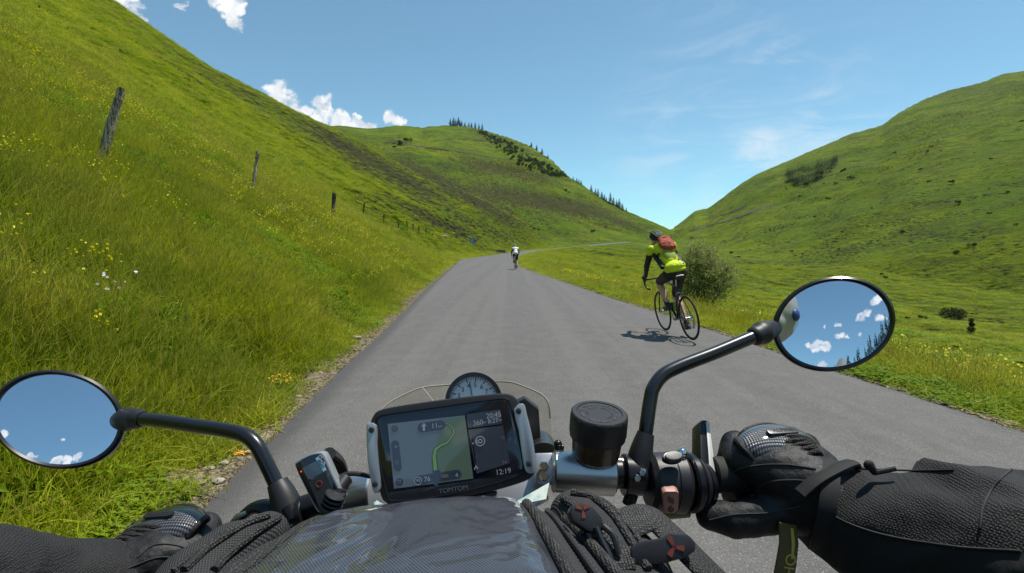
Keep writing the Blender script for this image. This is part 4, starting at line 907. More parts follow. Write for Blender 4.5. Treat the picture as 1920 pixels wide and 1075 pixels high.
def ring2(M_, c, ro, ri, z0, z1, n=24):
    V, F = [], []
    for r_, z in ((ro, z0), (ro, z1), (ri, z1), (ri, z0)):
        for k in range(n): a = 6.2832*k/n; V.append(M_ @ Vector((c[0] + r_*math.cos(a), c[1] + r_*math.sin(a), z)))
    for i in range(4):
        for k in range(n): a, b_, = i*n + k, i*n + (k+1) % n; j = (i+1) % 4; F.append((a, b_, j*n + (k+1) % n, j*n + k))
    return V, F
mk('symbol', *join(ring2(M, L(1256, 950), .0026, .0020, .0028, .0036), prism([L(1255, 944), L(1257, 944), L(1257, 956), L(1255, 956)], .0028, .0037, M), ring2(M, L(1256, 933), .0026, .0020, .0028, .0036), prism([L(1250, 927), L(1252, 926), L(1262, 939), L(1260, 940)], .0028, .0037, M)), SYM, ks, False)
mk('cable_adjuster', *join(rod(P(1279, 852, .462), P(1282, 862, .462), .0045), ellipsoid(P(1279, 850, .461), (.005, .005, .005))), CHR, hsz)
mk('switch_base', *rod(P(1240, 964, .470), P(1292, 960, .472), .005), mat('olive_metal', (.20, .19, .06), .5), hsz)
# brake lever: a tapering blade seen end-on; light face on the right
M, L = lf(1325, 850, .487, 0, -38, 22); blade = [L(*p) for p in [(1309, 796), (1313, 790), (1322, 791), (1326, 797), (1333, 860), (1338, 905), (1334, 922), (1318, 924), (1312, 905), (1309, 850)]][::-1]
lv = add('brake_lever', prism(blade, -.012, .004, M, .002), BMT)
mk('lever_face', *prism([L(*p) for p in [(1318, 795), (1324, 797), (1336, 893), (1331, 904), (1325, 900), (1322, 850)]][::-1], .0042, .0056, M, .0006), mat('lever_silver', (.62, .61, .56), .5, metal=.25), lv)
add('lever_pivot', rod(P(1324, 912, .492), P(1328, 925, .462), .009), BMT)
add('handgrip', tube([P(1334, 890, .479), P(1440, 893, .488), P(1545, 897, .498)], .0165, 20), RUB)['label'] = 'black rubber grip under the right glove'
add('handgrip', tube([P(395, 1040, .473), P(320, 1056, .480), P(235, 1066, .490)], .0165, 20), RUB)['label'] = 'black rubber grip under the left glove'
# left controls: clutch lever with a pale end, perch
cl = bez([P(520, 962, .470), P(496, 950, .474), P(470, 956, .478), P(440, 985, .484), P(380, 1045, .505), P(300, 1060, .53)], 6); lv2 = add('clutch_lever', tube(cl, [.0105 - .0045*(i/len(cl)) for i in range(len(cl))], 14, flat=.6), BMT)
M, L = lf(452, 968, .470, 35, -20); mk('lever_face', *prism([L(*p) for p in [(434, 978), (446, 963), (464, 957), (466, 963), (448, 972), (438, 984)]][::-1], -.002, .003, M, .0008), ALU, lv2)
add('clutch_perch', join(rod(P(575, 962, .466), P(525, 976, .466), .0145), rod(P(540, 950, .462), P(552, 975, .458), .008)), BMT)
# dark cables running down by the bars
for pts_ in ([P(640, 965, .49), P(600, 955, .5), P(585, 990, .5), P(600, 1060, .48)], [P(560, 960, .475), P(600, 975, .47), P(640, 960, .465), P(665, 985, .46)]): c_ = bez(pts_, 6); add('control_cable', tube(c_, .0032, 8), RUB)
c_ = bez([P(1185, 950, .468), P(1150, 985, .48), P(1100, 1010, .52), P(1060, 1020, .56)], 6); add('control_cable', tube(c_, .0035, 8), RUB)
# --- rev counter and flyscreen -------------------------------------------
M, L = lf(888, 752, .60, 5, -18, 0); RG = .0330
rv = add('rev_counter', cyl(M, RG*.80, RG*1.02, -.05, -.002, 48, .003), BPL)
mk('bezel', *[ring2(M, (0, 0), RG, RG*.86, -.004, .004, 56)][0], BLK, rv)
DIAL = mat('pale_dial', (.78, .80, .84), .5); mk('dial', *prism(circ(RG*.87, 48), -.004, -.001, M), DIAL, rv, False)
INK = mat('dial_ink', (.02, .02, .03), .6); vs = []
for k in range(0, 41):
    a = R(205 - k*6.2); lo = RG*(.68 if k % 4 == 0 else .75 if k % 2 == 0 else .78); w_ = .0005 if k % 4 == 0 else .00025; c_, s_ = math.cos(a), math.sin(a)
    vs.append(prism([(c_*lo - s_*w_, s_*lo + c_*w_), (c_*lo + s_*w_, s_*lo - c_*w_), (c_*RG*.84 + s_*w_, s_*RG*.84 - c_*w_), (c_*RG*.84 - s_*w_, s_*RG*.84 + c_*w_)], -.0008, -.0004, M))
mk('scale_marks', *join(*vs), INK, rv, False)
for n_ in range(1, 10):
    a = R(205 - (n_)*24.8); text(str(n_), .0072, M @ Matrix.Translation((math.cos(a)*RG*.56, math.sin(a)*RG*.56, -.0006)), INK, rv, 'numeral', .0001)
a = R(98); mk('needle', *prism([(-.0006, -.006), (.0006, -.006), (math.cos(a)*RG*.72 + .0003, math.sin(a)*RG*.72), (math.cos(a)*RG*.72 - .0003, math.sin(a)*RG*.72)], .0004, .0012, M), INK, rv, False)
mk('needle_hub', *prism(circ(.0035, 20), 0, .003, M, .0008), SILV, rv)
GLS = mat('clear_glass', (.9, .9, .9), .02, trans=1.0); GLS.node_tree.nodes['Principled BSDF'].inputs['IOR'].default_value = 1.1
# smoked flyscreen, curved, in front of the dials
SMK = bpy.data.materials.new('smoked_acrylic'); SMK.use_nodes = True; t = NT(SMK.node_tree); b = t.n['Principled BSDF']; b.inputs['Base Color'].default_value = (.55, .50, .38, 1); b.inputs['Roughness'].default_value = .12
tr = t.add('ShaderNodeBsdfTransparent'); tr.inputs[0].default_value = (.97, .96, .93, 1); mx = t.add('ShaderNodeMixShader'); lw_ = t.add('ShaderNodeLayerWeight'); lw_.inputs[0].default_value = .35
t.link(t.math('MULTIPLY_ADD', lw_.outputs['Facing'], .10, .01), mx.inputs[0]); t.link(tr.outputs[0], mx.inputs[1]); t.link(b.outputs[0], mx.inputs[2]); t.link(mx.outputs[0], t.n['Material Output'].inputs[0])
top = [(700, 790), (722, 762), (750, 744), (792, 727), (840, 722), (890, 718), (950, 716), (985, 726), (1015, 740), (1028, 756), (1032, 785)]
V, F = [], []; nt = 40; tp_ = bez([P(x, y, .685 - .05*abs((x-870)/170)**2) for x, y in top], 4); nt = len(tp_)
for sgn in (0, 1):
    for j in range(9):
        f = j/8
        for i, q in enumerate(tp_):
            cx_ = P(868, 860, .60 + .0); base_ = Vector((cx_.x + (q.x - cx_.x)*1.12, q.y - .035*0 + .03, 1.05)); v = q.lerp(base_, f); v.y += .018*math.sin(math.pi*f) + (.0025 if sgn else 0); V.append(v)
n1_ = 9*nt
for sgn in (0, 1):
    for j in range(8):
        for i in range(nt - 1): a = sgn*n1_ + j*nt + i; F.append((a, a+1, a+nt+1, a+nt))
for i in range(nt - 1): F.append((i, i+1, n1_+i+1, n1_+i))
fly = add('flyscreen', (V, F), SMK); mk('screen_edge', *tube(tp_, .0011, 8), mat('screen_edge', (.34, .30, .22), .25), fly)
crease = [P(792, 727, .672), P(812, 752, .655), P(835, 790, .64)]; mk('screen_crease', *tube(crease, .0008, 6), mat('screen_crease', (.4, .36, .28), .3), fly)
add('instrument_bracket', join(rod(P(985, 800, .60), P(1000, 765, .60), .007), prism([(-.012, -.03), (.012, -.034), (.014, .02), (.0, .034), (-.012, .03)], -.008, .008, lf(990, 800, .58, 6)[0], .002)), BPL)
add('instrument_pod', rod(P(1018, 862, .56), P(1010, 835, .60), .020, .018), STEEL)
# lower body of the machine (below the picture): forks, wheel, tank, engine, seat, tail
def wv_(x, y, z): return Vector((x, y, z))
BX = -.05
for s in (-.1, .1): add('fork_leg', rod(wv_(BX + s, .46, 1.12), wv_(BX + s, .78, .36), .024), STEEL)
def wheel_vf(c, r_, w_):
    V, F = [], []; n, m_ = 48, 12
    for i in range(n):
        a = 6.2832*i/n
        for k in range(m_): b_ = 6.2832*k/m_; q = r_ - w_*.5 + w_*.5*math.cos(b_); V.append(Vector((c[0] + w_*.62*math.sin(b_), c[1] + q*math.cos(a), c[2] + q*math.sin(a))))
    for i in range(n):
        for k in range(m_): F.append((i*m_ + k, i*m_ + (k+1) % m_, ((i+1) % n)*m_ + (k+1) % m_, ((i+1) % n)*m_ + k))
    return V, F
for yy, nm in ((.80, 'front'), (-.72, 'rear')):
    wl = add('wheel', wheel_vf((BX, yy, .315), .315, .12), RUB)
    sp_ = [rod(wv_(BX, yy, .315), wv_(BX, yy + .225*math.cos(k*1.2566), .315 + .225*math.sin(k*1.2566)), .02, .012, 10) for k in range(5)]
    mk('rim', *join(wheel_vf((BX, yy, .315), .235, .05), rod(wv_(BX - .05, yy, .315), wv_(BX + .05, yy, .315), .04), *sp_), STEEL, wl)
add('front_mudguard', tube([wv_(BX, .80 + .34*math.cos(a), .315 + .34*math.sin(a)) for a in np.linspace(.3, 2.4, 12)], .05, 10, flat=.35), BLK)
remesh('fuel_tank', [ellipsoid((BX, .10, .86), (.15, .26, .15)), ellipsoid((BX, .22, .90), (.13, .12, .11))], .012, BLK, moto)
remesh('engine', [ellipsoid((BX, .12, .45), (.19, .24, .19)), ellipsoid((BX, .2, .62), (.12, .13, .16)), ellipsoid((BX - .14, .05, .42), (.09, .12, .11)), ellipsoid((BX + .14, .05, .42), (.09, .12, .11))], .014, STEEL, moto)
remesh('seat', [ellipsoid((BX, -.28, .80), (.15, .26, .06)), ellipsoid((BX, -.55, .85), (.12, .22, .06))], .012, RUB, moto)
add('swingarm', join(rod(wv_(BX - .13, -.05, .42), wv_(BX - .11, -.72, .315), .03), rod(wv_(BX + .13, -.05, .42), wv_(BX + .11, -.72, .315), .03)), BMT); add('exhaust', tube(bez([wv_(BX + .12, .25, .5), wv_(BX + .2, .1, .32), wv_(BX + .2, -.3, .34), wv_(BX + .21, -.8, .5)], 6), [.022]*12 + [.042]*7, 16), STEEL)
hl = remesh('headlamp', [ellipsoid((BX + .0, .66, .93), (.09, .09, .09))], .008, BLK, moto); mk('lens', *ellipsoid((BX, .715, .93), (.075, .045, .075)), STEEL, hl)
add('frame_rail', join(rod(wv_(BX - .1, .40, 1.0), wv_(BX - .14, -.1, .55), .02), rod(wv_(BX + .1, .40, 1.0), wv_(BX + .14, -.1, .55), .02), rod(wv_(BX - .1, -.1, .72), wv_(BX - .07, -.7, .85), .015), rod(wv_(BX + .1, -.1, .72), wv_(BX + .07, -.7, .85), .015), rod(wv_(BX, .40, 1.16), wv_(BX, .47, .86), .03)), BMT)
# --- satellite navigator ---------------------------------------------------
DG = .415; M, L = lf(845, 845, DG, 8.5, -14, 0)
gps = empty('satellite_navigator', M.translation, 'black rectangular touch screen navigator clamped above the bars, map on display', 'navigator')
def gp2(ps): return [L(*p) for p in ps]
def smooth_closed(ps, n=5):
    c = [Vector((p[0], p[1], 0)) for p in ps]; N_ = len(c); out = []
    for i in range(N_):
        a, b_, d_, e_ = c[i-1], c[i], c[(i+1) % N_], c[(i+2) % N_]
        for k in range(n):
            t_ = k/n; v = .5*((2*b_) + (d_-a)*t_ + (2*a - 5*b_ + 4*d_ - e_)*t_*t_ + (3*b_ - a - 3*d_ + e_)*t_**3); out.append((v.x, v.y))
    return out
body = [(693, 800), (697, 782), (708, 770), (740, 762), (800, 753), (870, 744), (930, 738), (955, 739), (968, 747), (977, 765), (990, 815), (1002, 870), (1003, 888), (992, 900), (960, 912), (900, 928), (830, 942), (760, 949), (735, 950), (722, 944), (712, 930), (700, 870)]
mk('body', *prism(smooth_closed(gp2(body), 3)[::-1], -.024, 0, M, .0035), BPL, gps)
front = [(707, 800), (712, 784), (730, 778), (800, 768), (870, 758), (930, 750), (950, 751), (956, 763), (968, 810), (980, 870), (977, 887), (962, 894), (900, 913), (830, 929), (760, 937), (737, 937), (728, 925), (716, 870)]
BZ = mat('gloss_bezel', (.008, .008, .014), .08, coat=1.)
scr = mk('screen', *prism(smooth_closed(gp2(front), 3)[::-1], -.001, .0016, M, .0006), BZ, gps)
rimc = [M @ Vector((x, y, .0012)) for x, y in smooth_closed(gp2([(x + (845-x)*-.012, y + (845-y)*-.012) for x, y in front]), 3)]; mk('bezel_rim', *tube(rimc + [rimc[0]], .0009, 8, False), BMT, gps)
def glow(name, c, e=.5): return mat(name, c, .25, emit=e, coat=1.)
def scrp(name, ps, m, z=.0020, th=.0002, parent=None, rnd=False): return mk(name, *prism((smooth_closed(gp2(ps), 4) if rnd else gp2(ps))[::-1], z - th, z, M), m, parent or scr, False)
MAPC = glow('map_field', (.055, .075, .095), .5); SIDE = glow('side_field', (.020, .024, .034), .5); PILL = glow('pill_dark', (.018, .022, .040), .4); GRN = glow('route_green', (.06, .13, .03), .7); WHT = glow('display_white', (.16, .175, .21), .45); GRNF = glow('route_shade', (.045, .070, .048), .5)
scrp('map_view', [(728, 795), (872, 779), (888, 897), (740, 916)], MAPC)
scrp('map_shade', [(826, 786), (872, 780.5), (887.6, 896.6), (812, 906), (818, 850)], GRNF, .00205, .0001)
scrp('info_panel', [(878, 806), (943, 798), (956, 868), (894, 888)], SIDE, .0020); scrp('info_panel', [(875, 777), (938, 768), (942, 795), (878, 803)], glow('header_field', (.012, .012, .02), .3), .0020)
def band_px(c, w_): 
    out, back = [], []
    for i, (x, y) in enumerate(c):
        x0, y0 = c[max(i-1, 0)]; x1, y1 = c[min(i+1, len(c)-1)]; l_ = math.hypot(x1-x0, y1-y0); ww = w_[i] if isinstance(w_, list) else w_; nx, ny = -(y1-y0)/l_*ww, (x1-x0)/l_*ww; out.append((x+nx, y+ny)); back.append((x-nx, y-ny))
    return out + back[::-1]
rt_ = [(819, 890), (817, 875), (815, 855), (818, 842), (826, 836), (839, 830), (846, 822), (852, 812), (850, 802), (844, 796), (832, 792)]
def strip(name, c, w_, m, z):
    q = band_px(c, w_); n = len(c); ps = gp2(q); V = [M @ Vector((x, y, z)) for x, y in ps] + [M @ Vector((x, y, z - .00012)) for x, y in ps]; F = []
    for i in range(n-1): a, b_, c_, d_ = i, i+1, 2*n-2-i, 2*n-1-i; F += [(a, b_, c_, d_), (a+2*n, d_+2*n, c_+2*n, b_+2*n)]
    return mk(name, V, F, m, scr, False)
strip('route_outline', rt_, [5.5, 5.2, 4.6, 4, 3.2, 3, 2.6, 2.5, 2.2, 2, 1.6], glow('route_dark', (.015, .035, .012), .5), .00225); strip('route_line', rt_, [3.6, 3.4, 2.9, 2.4, 1.8, 1.6, 1.3, 1.2, 1, .8, .6], GRN, .00235)
scrp('position_arrow', [(810, 884), (822, 880), (828, 883), (824, 886), (822, 910), (815, 910), (816, 887)], PILL, .00245)
def pill(c0, c1, r_, m=PILL, z=.0024, name='pill'):
    (x0, y0), (x1, y1) = c0, c1; a = math.atan2(y1-y0, x1-x0); ps = [(x1 + r_*math.cos(a - math.pi/2 + math.pi*k/8), y1 + r_*math.sin(a - math.pi/2 + math.pi*k/8)) for k in range(9)] + [(x0 + r_*math.cos(a + math.pi/2 + math.pi*k/8), y0 + r_*math.sin(a + math.pi/2 + math.pi*k/8)) for k in range(9)]
    return scrp(name, ps, m, z)
pill((793, 802), (827, 797), 9); pill((742, 833), (747, 876), 7.5); pill((787, 900), (858, 889), 8.5); pill((741, 804), (741.5, 804), 6); pill((750, 903), (750.5, 903), 7)
Mt_ = lambda px, py, z=.0026, r_=0: M @ Matrix.Translation((*L(px, py), z)) @ Matrix.Rotation(R(r_), 4, 'Z')
def stext(s, px, py, hpx, m=WHT, **k): return text(s, hpx/FP*DG*1.38, Mt_(px, py, .0026, k.get('rot', 0)), m, scr, 'lettering', .00008, k.get('al', 'CENTER'), k.get('sx', 1.))
stext('11', 816, 799, 9.5); stext('km', 826, 799.5, 4.5); stext('20:45', 926, 779, 9.5); stext('360', 897, 793, 9.5); stext('km', 908, 792, 4.5); stext('8:27', 925, 789.5, 8.5); stext('min', 938, 788, 3.5)
stext('12:19', 944, 884, 9.5); stext('75', 943, 821, 5.5, SIDE if False else glow('dim_white', (.07, .075, .09), .5)); stext('74', 946, 867, 6, bpy.data.materials['dim_white']); stext('90', 785, 901, 5.5); stext('76', 802, 898, 9); stext('4', 857, 891, 8); stext('+', 744, 838, 7); stext('TOMTOM', 851, 917, 8, mat('logo_grey', (.13, .13, .15), .5), sx=1.12)
scrp('arrow_symbol', [(794, 808), (794, 800), (791, 800), (796, 793), (801, 799), (798, 799), (798, 808)], WHT, .0027)
mk('poi_ring', *ring2(M, L(901, 827), .0040, .0032, .0020, .0027, 28), WHT, scr, False); mk('poi_ring', *ring2(M, L(901, 827), .0019, .0010, .0020, .0027, 20), WHT, scr, False); mk('poi_ring', *ring2(M, L(785, 901), .0031, .0026, .0024, .0027, 20), WHT, scr, False)
scrp('poi_tip', [(891, 829), (895, 822), (896, 834)], WHT, .0026); scrp('lane_mark', [(886, 830), (888.5, 829.6), (889, 832.6), (886.5, 833)], WHT, .0026); scrp('lane_line', [(884, 815), (886, 814.8), (893.5, 868), (891.5, 868.3)], BZ, .00235); scrp('chevron', [(889, 880), (893, 872), (897.5, 878), (895.5, 879), (893, 875.5), (891, 880.5)], WHT, .0026)
for p in ((741, 804), (750, 903), (746, 867)): mk('icon_ring', *ring2(M, L(*p), .0014, .0009, .0024, .0026, 18), glow('icon_dim', (.06, .07, .10), .5), scr, False)
scrp('speed_bar', [(829, 890), (841, 888.3), (842, 894.3), (830, 896)], glow('bar_olive', (.06, .06, .03), .5), .0026)
for nm, ps in (('bracket', [(689, 800), (692, 793), (708, 797), (709, 830), (712, 870), (716, 915), (704, 925), (698, 905), (691, 860)]), ('bracket', [(963, 768), (981, 756), (987, 775), (996, 810), (1003, 850), (1004, 884), (992, 887), (984, 880), (978, 850), (972, 808)])):
    q = mk(nm, *prism(smooth_closed(gp2(ps), 2)[::-1], -.016, .0042, M, .0016), SILV, gps); q['label'] = 'silver side bracket with two dark screws'
    for sx_, sy_ in (((699, 806), (707, 908)) if ps[0][0] < 800 else ((972, 772), (992, 870))): pass
for sp_ in ((699.5, 806), (706, 907), (972.5, 771), (991.5, 869)):
    x, y = L(*sp_); s_ = mk('screw', *prism(circ(.0024, 20, x, y), .003, .0056, M, .0006), STEEL, gps); mk('socket', *prism(circ(.0011, 6, x, y), .0054, .0059, M), RUB, s_, False)
mk('mount', *rod(M @ Vector((0, -.01, -.022)), P(860, 905, .485), .014, .018), BPL, gps)
mk('bottom_hatch', *prism(gp2([(775, 951), (930, 924), (931, 931), (776, 958)])[::-1], -.014, -.002, M, .001), BPL, gps)
mk('hatch_notch', *prism(gp2([(838, 934), (841, 934), (842, 946), (839, 946)])[::-1], -.001, .001, M), SILV, gps, False)
# --- wrist remote of the action camera --------------------------------------
DRm = .42; M, L = lf(598, 905, DRm, 17, -12, 4); rem = empty('camera_remote', M.translation, 'small black remote with a tiny display and red record ring strapped to the bar', 'remote')
ol = [(553, 873), (556, 863), (588, 848), (600, 847), (612, 856), (640, 905), (641, 928), (636, 945), (606, 962), (596, 962), (586, 952)]
mk('body', *prism(smooth_closed(gp2([(553, 876), (556, 864), (580, 851), (600, 848), (609, 855), (625, 890), (642, 925), (640, 940), (615, 957), (600, 962), (590, 954), (572, 917)]), 3)[::-1], -.013, 0, M, .002), SILV, rem)
face = [(557, 877), (560, 866), (582, 854), (600, 851), (606, 857), (621, 890), (637, 924), (635, 937), (614, 952), (601, 957), (594, 951), (576, 917)]
fc = mk('face_plate', *prism(smooth_closed(gp2(face), 3)[::-1], -.001, .0014, M, .0006), BZ, rem)
mk('display', *prism(gp2([(568, 878), (598, 862), (609, 884), (580, 899)])[::-1], .0012, .0018, M), glow('lcd', (.035, .055, .085), .4), fc, False)
mk('button_plate', *prism(gp2([(580, 903), (611, 886), (633, 932), (600, 949)])[::-1], .0012, .0018, M), mat('satin_black', (.035, .035, .037), .45), fc, False)
mk('record_ring', *ring2(M, L(600, 907), .0026, .0020, .0016, .0022, 24), mat('red_ring', (.30, .05, .03), .5), fc, False)
mk('status_lamp', *prism(circ(.0006, 10, *L(566, 884)), .0014, .0019, M), mat('red_lamp', (.8, .02, .03), .4, emit=2.), fc, False)
for k, (q, c_) in enumerate((((594, 862), (.5, .7, .8)), ((598, 869), (.03, .25, .5)), ((603, 876), (.03, .35, .6)), ((606, 882), (.7, .7, .7)))):
    x, y = q; mk('logo_square', *prism(gp2([(x-1, y-3), (x+4, y-6), (x+7, y-1), (x+2, y+2)])[::-1], .0016, .0021, M), mat('logo_tone%d' % k, c_, .5), fc, False)
text('GoPro', .0050, M @ Matrix.Translation((*L(606, 868), .0020)) @ Matrix.Rotation(R(-78), 4, 'Z'), mat('logo_white', (.75, .75, .75), .5), fc, 'lettering', .0001)
sb = bez([P(618, 850, .45), P(632, 862, .455), P(640, 885, .46), P(640, 905, .462)], 5); mk('strap', *tube(sb, .011, 14, flat=.45), RUB, rem)
mk('cable', *tube(bez([P(632, 896, .44), P(660, 888, .44), P(700, 894, .445)], 5), .0022, 8), RUB, rem)
mk('clamp', *join(rod(P(616, 965, .415), P(636, 915, .425), .0085, .0072), rod(P(632, 920, .425), P(650, 896, .435), .0060), *[rod(P(616 + 3.2*k, 962 - 8*k, .414), P(617.6 + 3.2*k, 958 - 8*k, .414), .0089) for k in range(1, 5)]), BPL, rem)

# ------------------------------------------------------------------ tank bag
FAB = bpy.data.materials.new('woven_mesh'); FAB.use_nodes = True; t = NT(FAB.node_tree); b = t.n['Principled BSDF']
def weave(t, vec, s, ang=0):
    mp_ = t.add('ShaderNodeMapping'); mp_.inputs['Rotation'].default_value = (0, 0, R(ang)); t.link(vec, mp_.inputs['Vector'])
    sep = t.add('ShaderNodeSeparateXYZ'); t.link(mp_.outputs[0], sep.inputs[0])
    sx_ = t.math('SINE', t.math('MULTIPLY', sep.outputs[0], s)); sy_ = t.math('SINE', t.math('MULTIPLY', sep.outputs[1], s))
    return t.math('MULTIPLY', sx_, sy_)
def netmat(m, s, ca, cb, coat=0., rough=.75, bumpd=.0008):
    t = NT(m.node_tree); b = t.n['Principled BSDF']; tcx = t.add('ShaderNodeTexCoord'); v = t.add('ShaderNodeTexVoronoi'); v.inputs['Scale'].default_value = s; v.inputs['Randomness'].default_value = .35; t.link(tcx.outputs['Object'], v.inputs['Vector'])
    f = t.ramp(v.outputs['Distance'], .62, .22); big = t.ramp(t.noise(tcx.outputs['Object'], 9, 3, .6), .3, .7)
    t.link(t.mix(t.math('MULTIPLY', f, t.math('MULTIPLY_ADD', big, .5, .5)), ca, cb), b.inputs['Base Color']); b.inputs['Roughness'].default_value = rough
    bp_ = t.add('ShaderNodeBump'); bp_.inputs['Strength'].default_value = 1.; bp_.inputs['Distance'].default_value = bumpd; t.link(f, bp_.inputs['Height']); t.link(bp_.outputs[0], b.inputs['Normal']); return m
def weavemat(m, t, b, s, ca, cb, coat=0., bumpd=.0006, ang=0, rough=.75, str_=.7, crough=.1, wr=None):
    tcx = t.add('ShaderNodeTexCoord'); wv2 = weave(t, tcx.outputs['Object'], s, ang); f = t.ramp(wv2, -.35, .55)
    t.link(t.mix(f, ca, cb), b.inputs['Base Color']); b.inputs['Roughness'].default_value = rough; b.inputs['Coat Weight'].default_value = coat; b.inputs['Coat Roughness'].default_value = crough
    bp_ = t.add('ShaderNodeBump'); bp_.inputs['Strength'].default_value = str_; bp_.inputs['Distance'].default_value = bumpd; t.link(wv2, bp_.inputs['Height']); t.link(bp_.outputs[0], b.inputs['Normal'])
    if wr:
        bc = t.add('ShaderNodeBump'); bc.inputs['Strength'].default_value = 1; bc.inputs['Distance'].default_value = wr[1]; t.link(t.noise(tcx.outputs['Object'], wr[0], 3, .5, .8), bc.inputs['Height']); t.link(bc.outputs[0], b.inputs['Coat Normal'])
    return m
weavemat(FAB, t, b, 2700, (.012, .014, .020), (.064, .072, .095), coat=1., ang=8, crough=.05, wr=(11, .016), bumpd=.0004)
CLO = bpy.data.materials.new('black_cordura'); CLO.use_nodes = True; t = NT(CLO.node_tree); weavemat(CLO, t, t.n['Principled BSDF'], 2600, (.008, .008, .009), (.050, .049, .050), ang=20, str_=.6)
BR0 = Vector((P(785, 948, .385).x, P(785, 948, .385).y, P(785, 948, .385).z))
Bx = (P(1030, 926, .385) - P(540, 966, .385)).normalized(); By = (Vector((0.02, 1, 0)) - Bx*Bx.dot(Vector((0.02, 1, 0)))).normalized(); Bz = Bx.cross(By)
MB_ = Matrix((Bx, By, Bz)).transposed().to_4x4(); MB_.translation = BR0
bag = empty('tank_bag', BR0, 'black tank bag with clear plastic map pocket over grey mesh', 'bag'); bag.matrix_world = MB_; bag.matrix_basis = MB_
def bsec(y):
    """half profile of the bag across at distance y (0 = far edge, negative = near the rider)"""
    k = max(0, -y); far = math.sqrt(max(0, 1 - max(0, (y + .02)/.055)**2)) if y > -.02 else 1.0
    g = .78 + .22*min(1, k/.12); w_ = g*(.88 + .12*far)
    return [(.0, .0), (.05*w_, -.001), (.085*w_, -.0025), (.100*w_, -.006), (.116*w_, -.011), (.140*w_, -.021), (.162*w_, -.038), (.176*w_, -.062), (.182*w_, -.10), (.182*w_, -.20)], far
ys = [.034, .030, .024, .016, .006, -.006] + list(np.arange(-.02, -.34, -.01)); rows = []
for y in ys:
    pr, far = bsec(y); drop = -(.045*(1 - far)**1.2) + (.010*math.sin(min(1, max(0, -y)/.25)*math.pi)) - .15*max(0, -y)*0
    full = [(-x, z) for x, z in pr[::-1]][:-1] + pr
    rows.append([Vector((x, y, z + drop)) for x, z in full])
nb = len(rows[0])
def bag_pt(x, y):
    pr, far = bsec(y); ax = abs(x); z = np.interp(ax, [p[0] for p in pr], [p[1] for p in pr]); drop = -(.045*(1 - far)**1.2) + (.010*math.sin(min(1, max(0, -y)/.25)*math.pi)); return Vector((x, y, float(z) + drop))
rn = random.Random(4)
V = [v for r_ in rows for v in r_]; V = [v + Vector((0, 0, .0016*_mn.noise(v*28) + .0035*_mn.noise(v*9))) for v in V]
F = [(i*nb + k, i*nb + k+1, (i+1)*nb + k+1, (i+1)*nb + k) for i in range(len(rows)-1) for k in range(nb-1)]; F.append(tuple(range(nb))); F.append(tuple(range((len(rows)-1)*nb, len(rows)*nb)))
bb = mk('body', V, F, CLO, bag, world=False); sd_ = bb.modifiers.new('s', 'SUBSURF'); sd_.levels = 2; sd_.render_levels = 2
# map pocket: mesh panel under clear plastic
V, F = [], []; ny, nx = 60, 60
for th_ in (1, 0):
    for j in range(ny + 1):
        y = .026 - .31*j/ny; g = .78 + .22*min(1, max(0, -y)/.12)
        for i in range(nx + 1):
            u = -1 + 2*i/nx; hw = .1005*g*(1 - .16*max(0, (y + .0)/.026)**2); x = u*hw; q = bag_pt(x, y); cr_ = .0022*_mn.noise(Vector((x*16, y*11, 3))) + .0009*_mn.noise(Vector((x*60, y*30, 5)))
            edge_ = min(1, (1 - abs(u))*14, j/2.5); q.z += (.0045*edge_ + cr_*edge_) if th_ else -.001; V.append(q)
n1_ = (nx+1)*(ny+1)
for j in range(ny):
    for i in range(nx): a = j*(nx+1) + i; F.append((a, a+1, a+nx+2, a+nx+1))
mk('map_pocket', V[:n1_], F, FAB, bag, world=False)
# zip welts: ribbed tapes running round the bag
TAPE = bpy.data.materials.new('zip_tape'); TAPE.use_nodes = True; t = NT(TAPE.node_tree); netmat(TAPE, 520, (.008, .008, .008), (.085, .082, .078))
COIL = mat('zip_coil', (.03, .03, .03), .4)
for sgn in (-1, 1):
    for off, r_, m_, nm in ((.1045, .0042, TAPE, 'piping'), (.140, .0042, TAPE, 'piping'), (.164, .0048, TAPE, 'piping')):
        ln = []
        for y in np.linspace(.026, -.30, 60):
            g = .78 + .22*min(1, max(0, -y)/.12); pr, far = bsec(y); w_ = g*(.88 + .12*far)/g; ln.append(bag_pt(sgn*off*g*(.88 + .12*far), y) + Vector((sgn*.001, 0, .0015)))
        mk(nm, *tube(ln, r_, 10), m_, bag, world=False)
    V, F = [], []
    ln = [bag_pt(sgn*.124*(.78 + .22*min(1, max(0, -y)/.12)), y) + Vector((0, 0, .0025)) for y in np.linspace(.02, -.30, 160)]
    mk('zip', *tube(ln, [.0026 if i % 2 else .0018 for i in range(len(ln))], 8), COIL, bag, world=False)
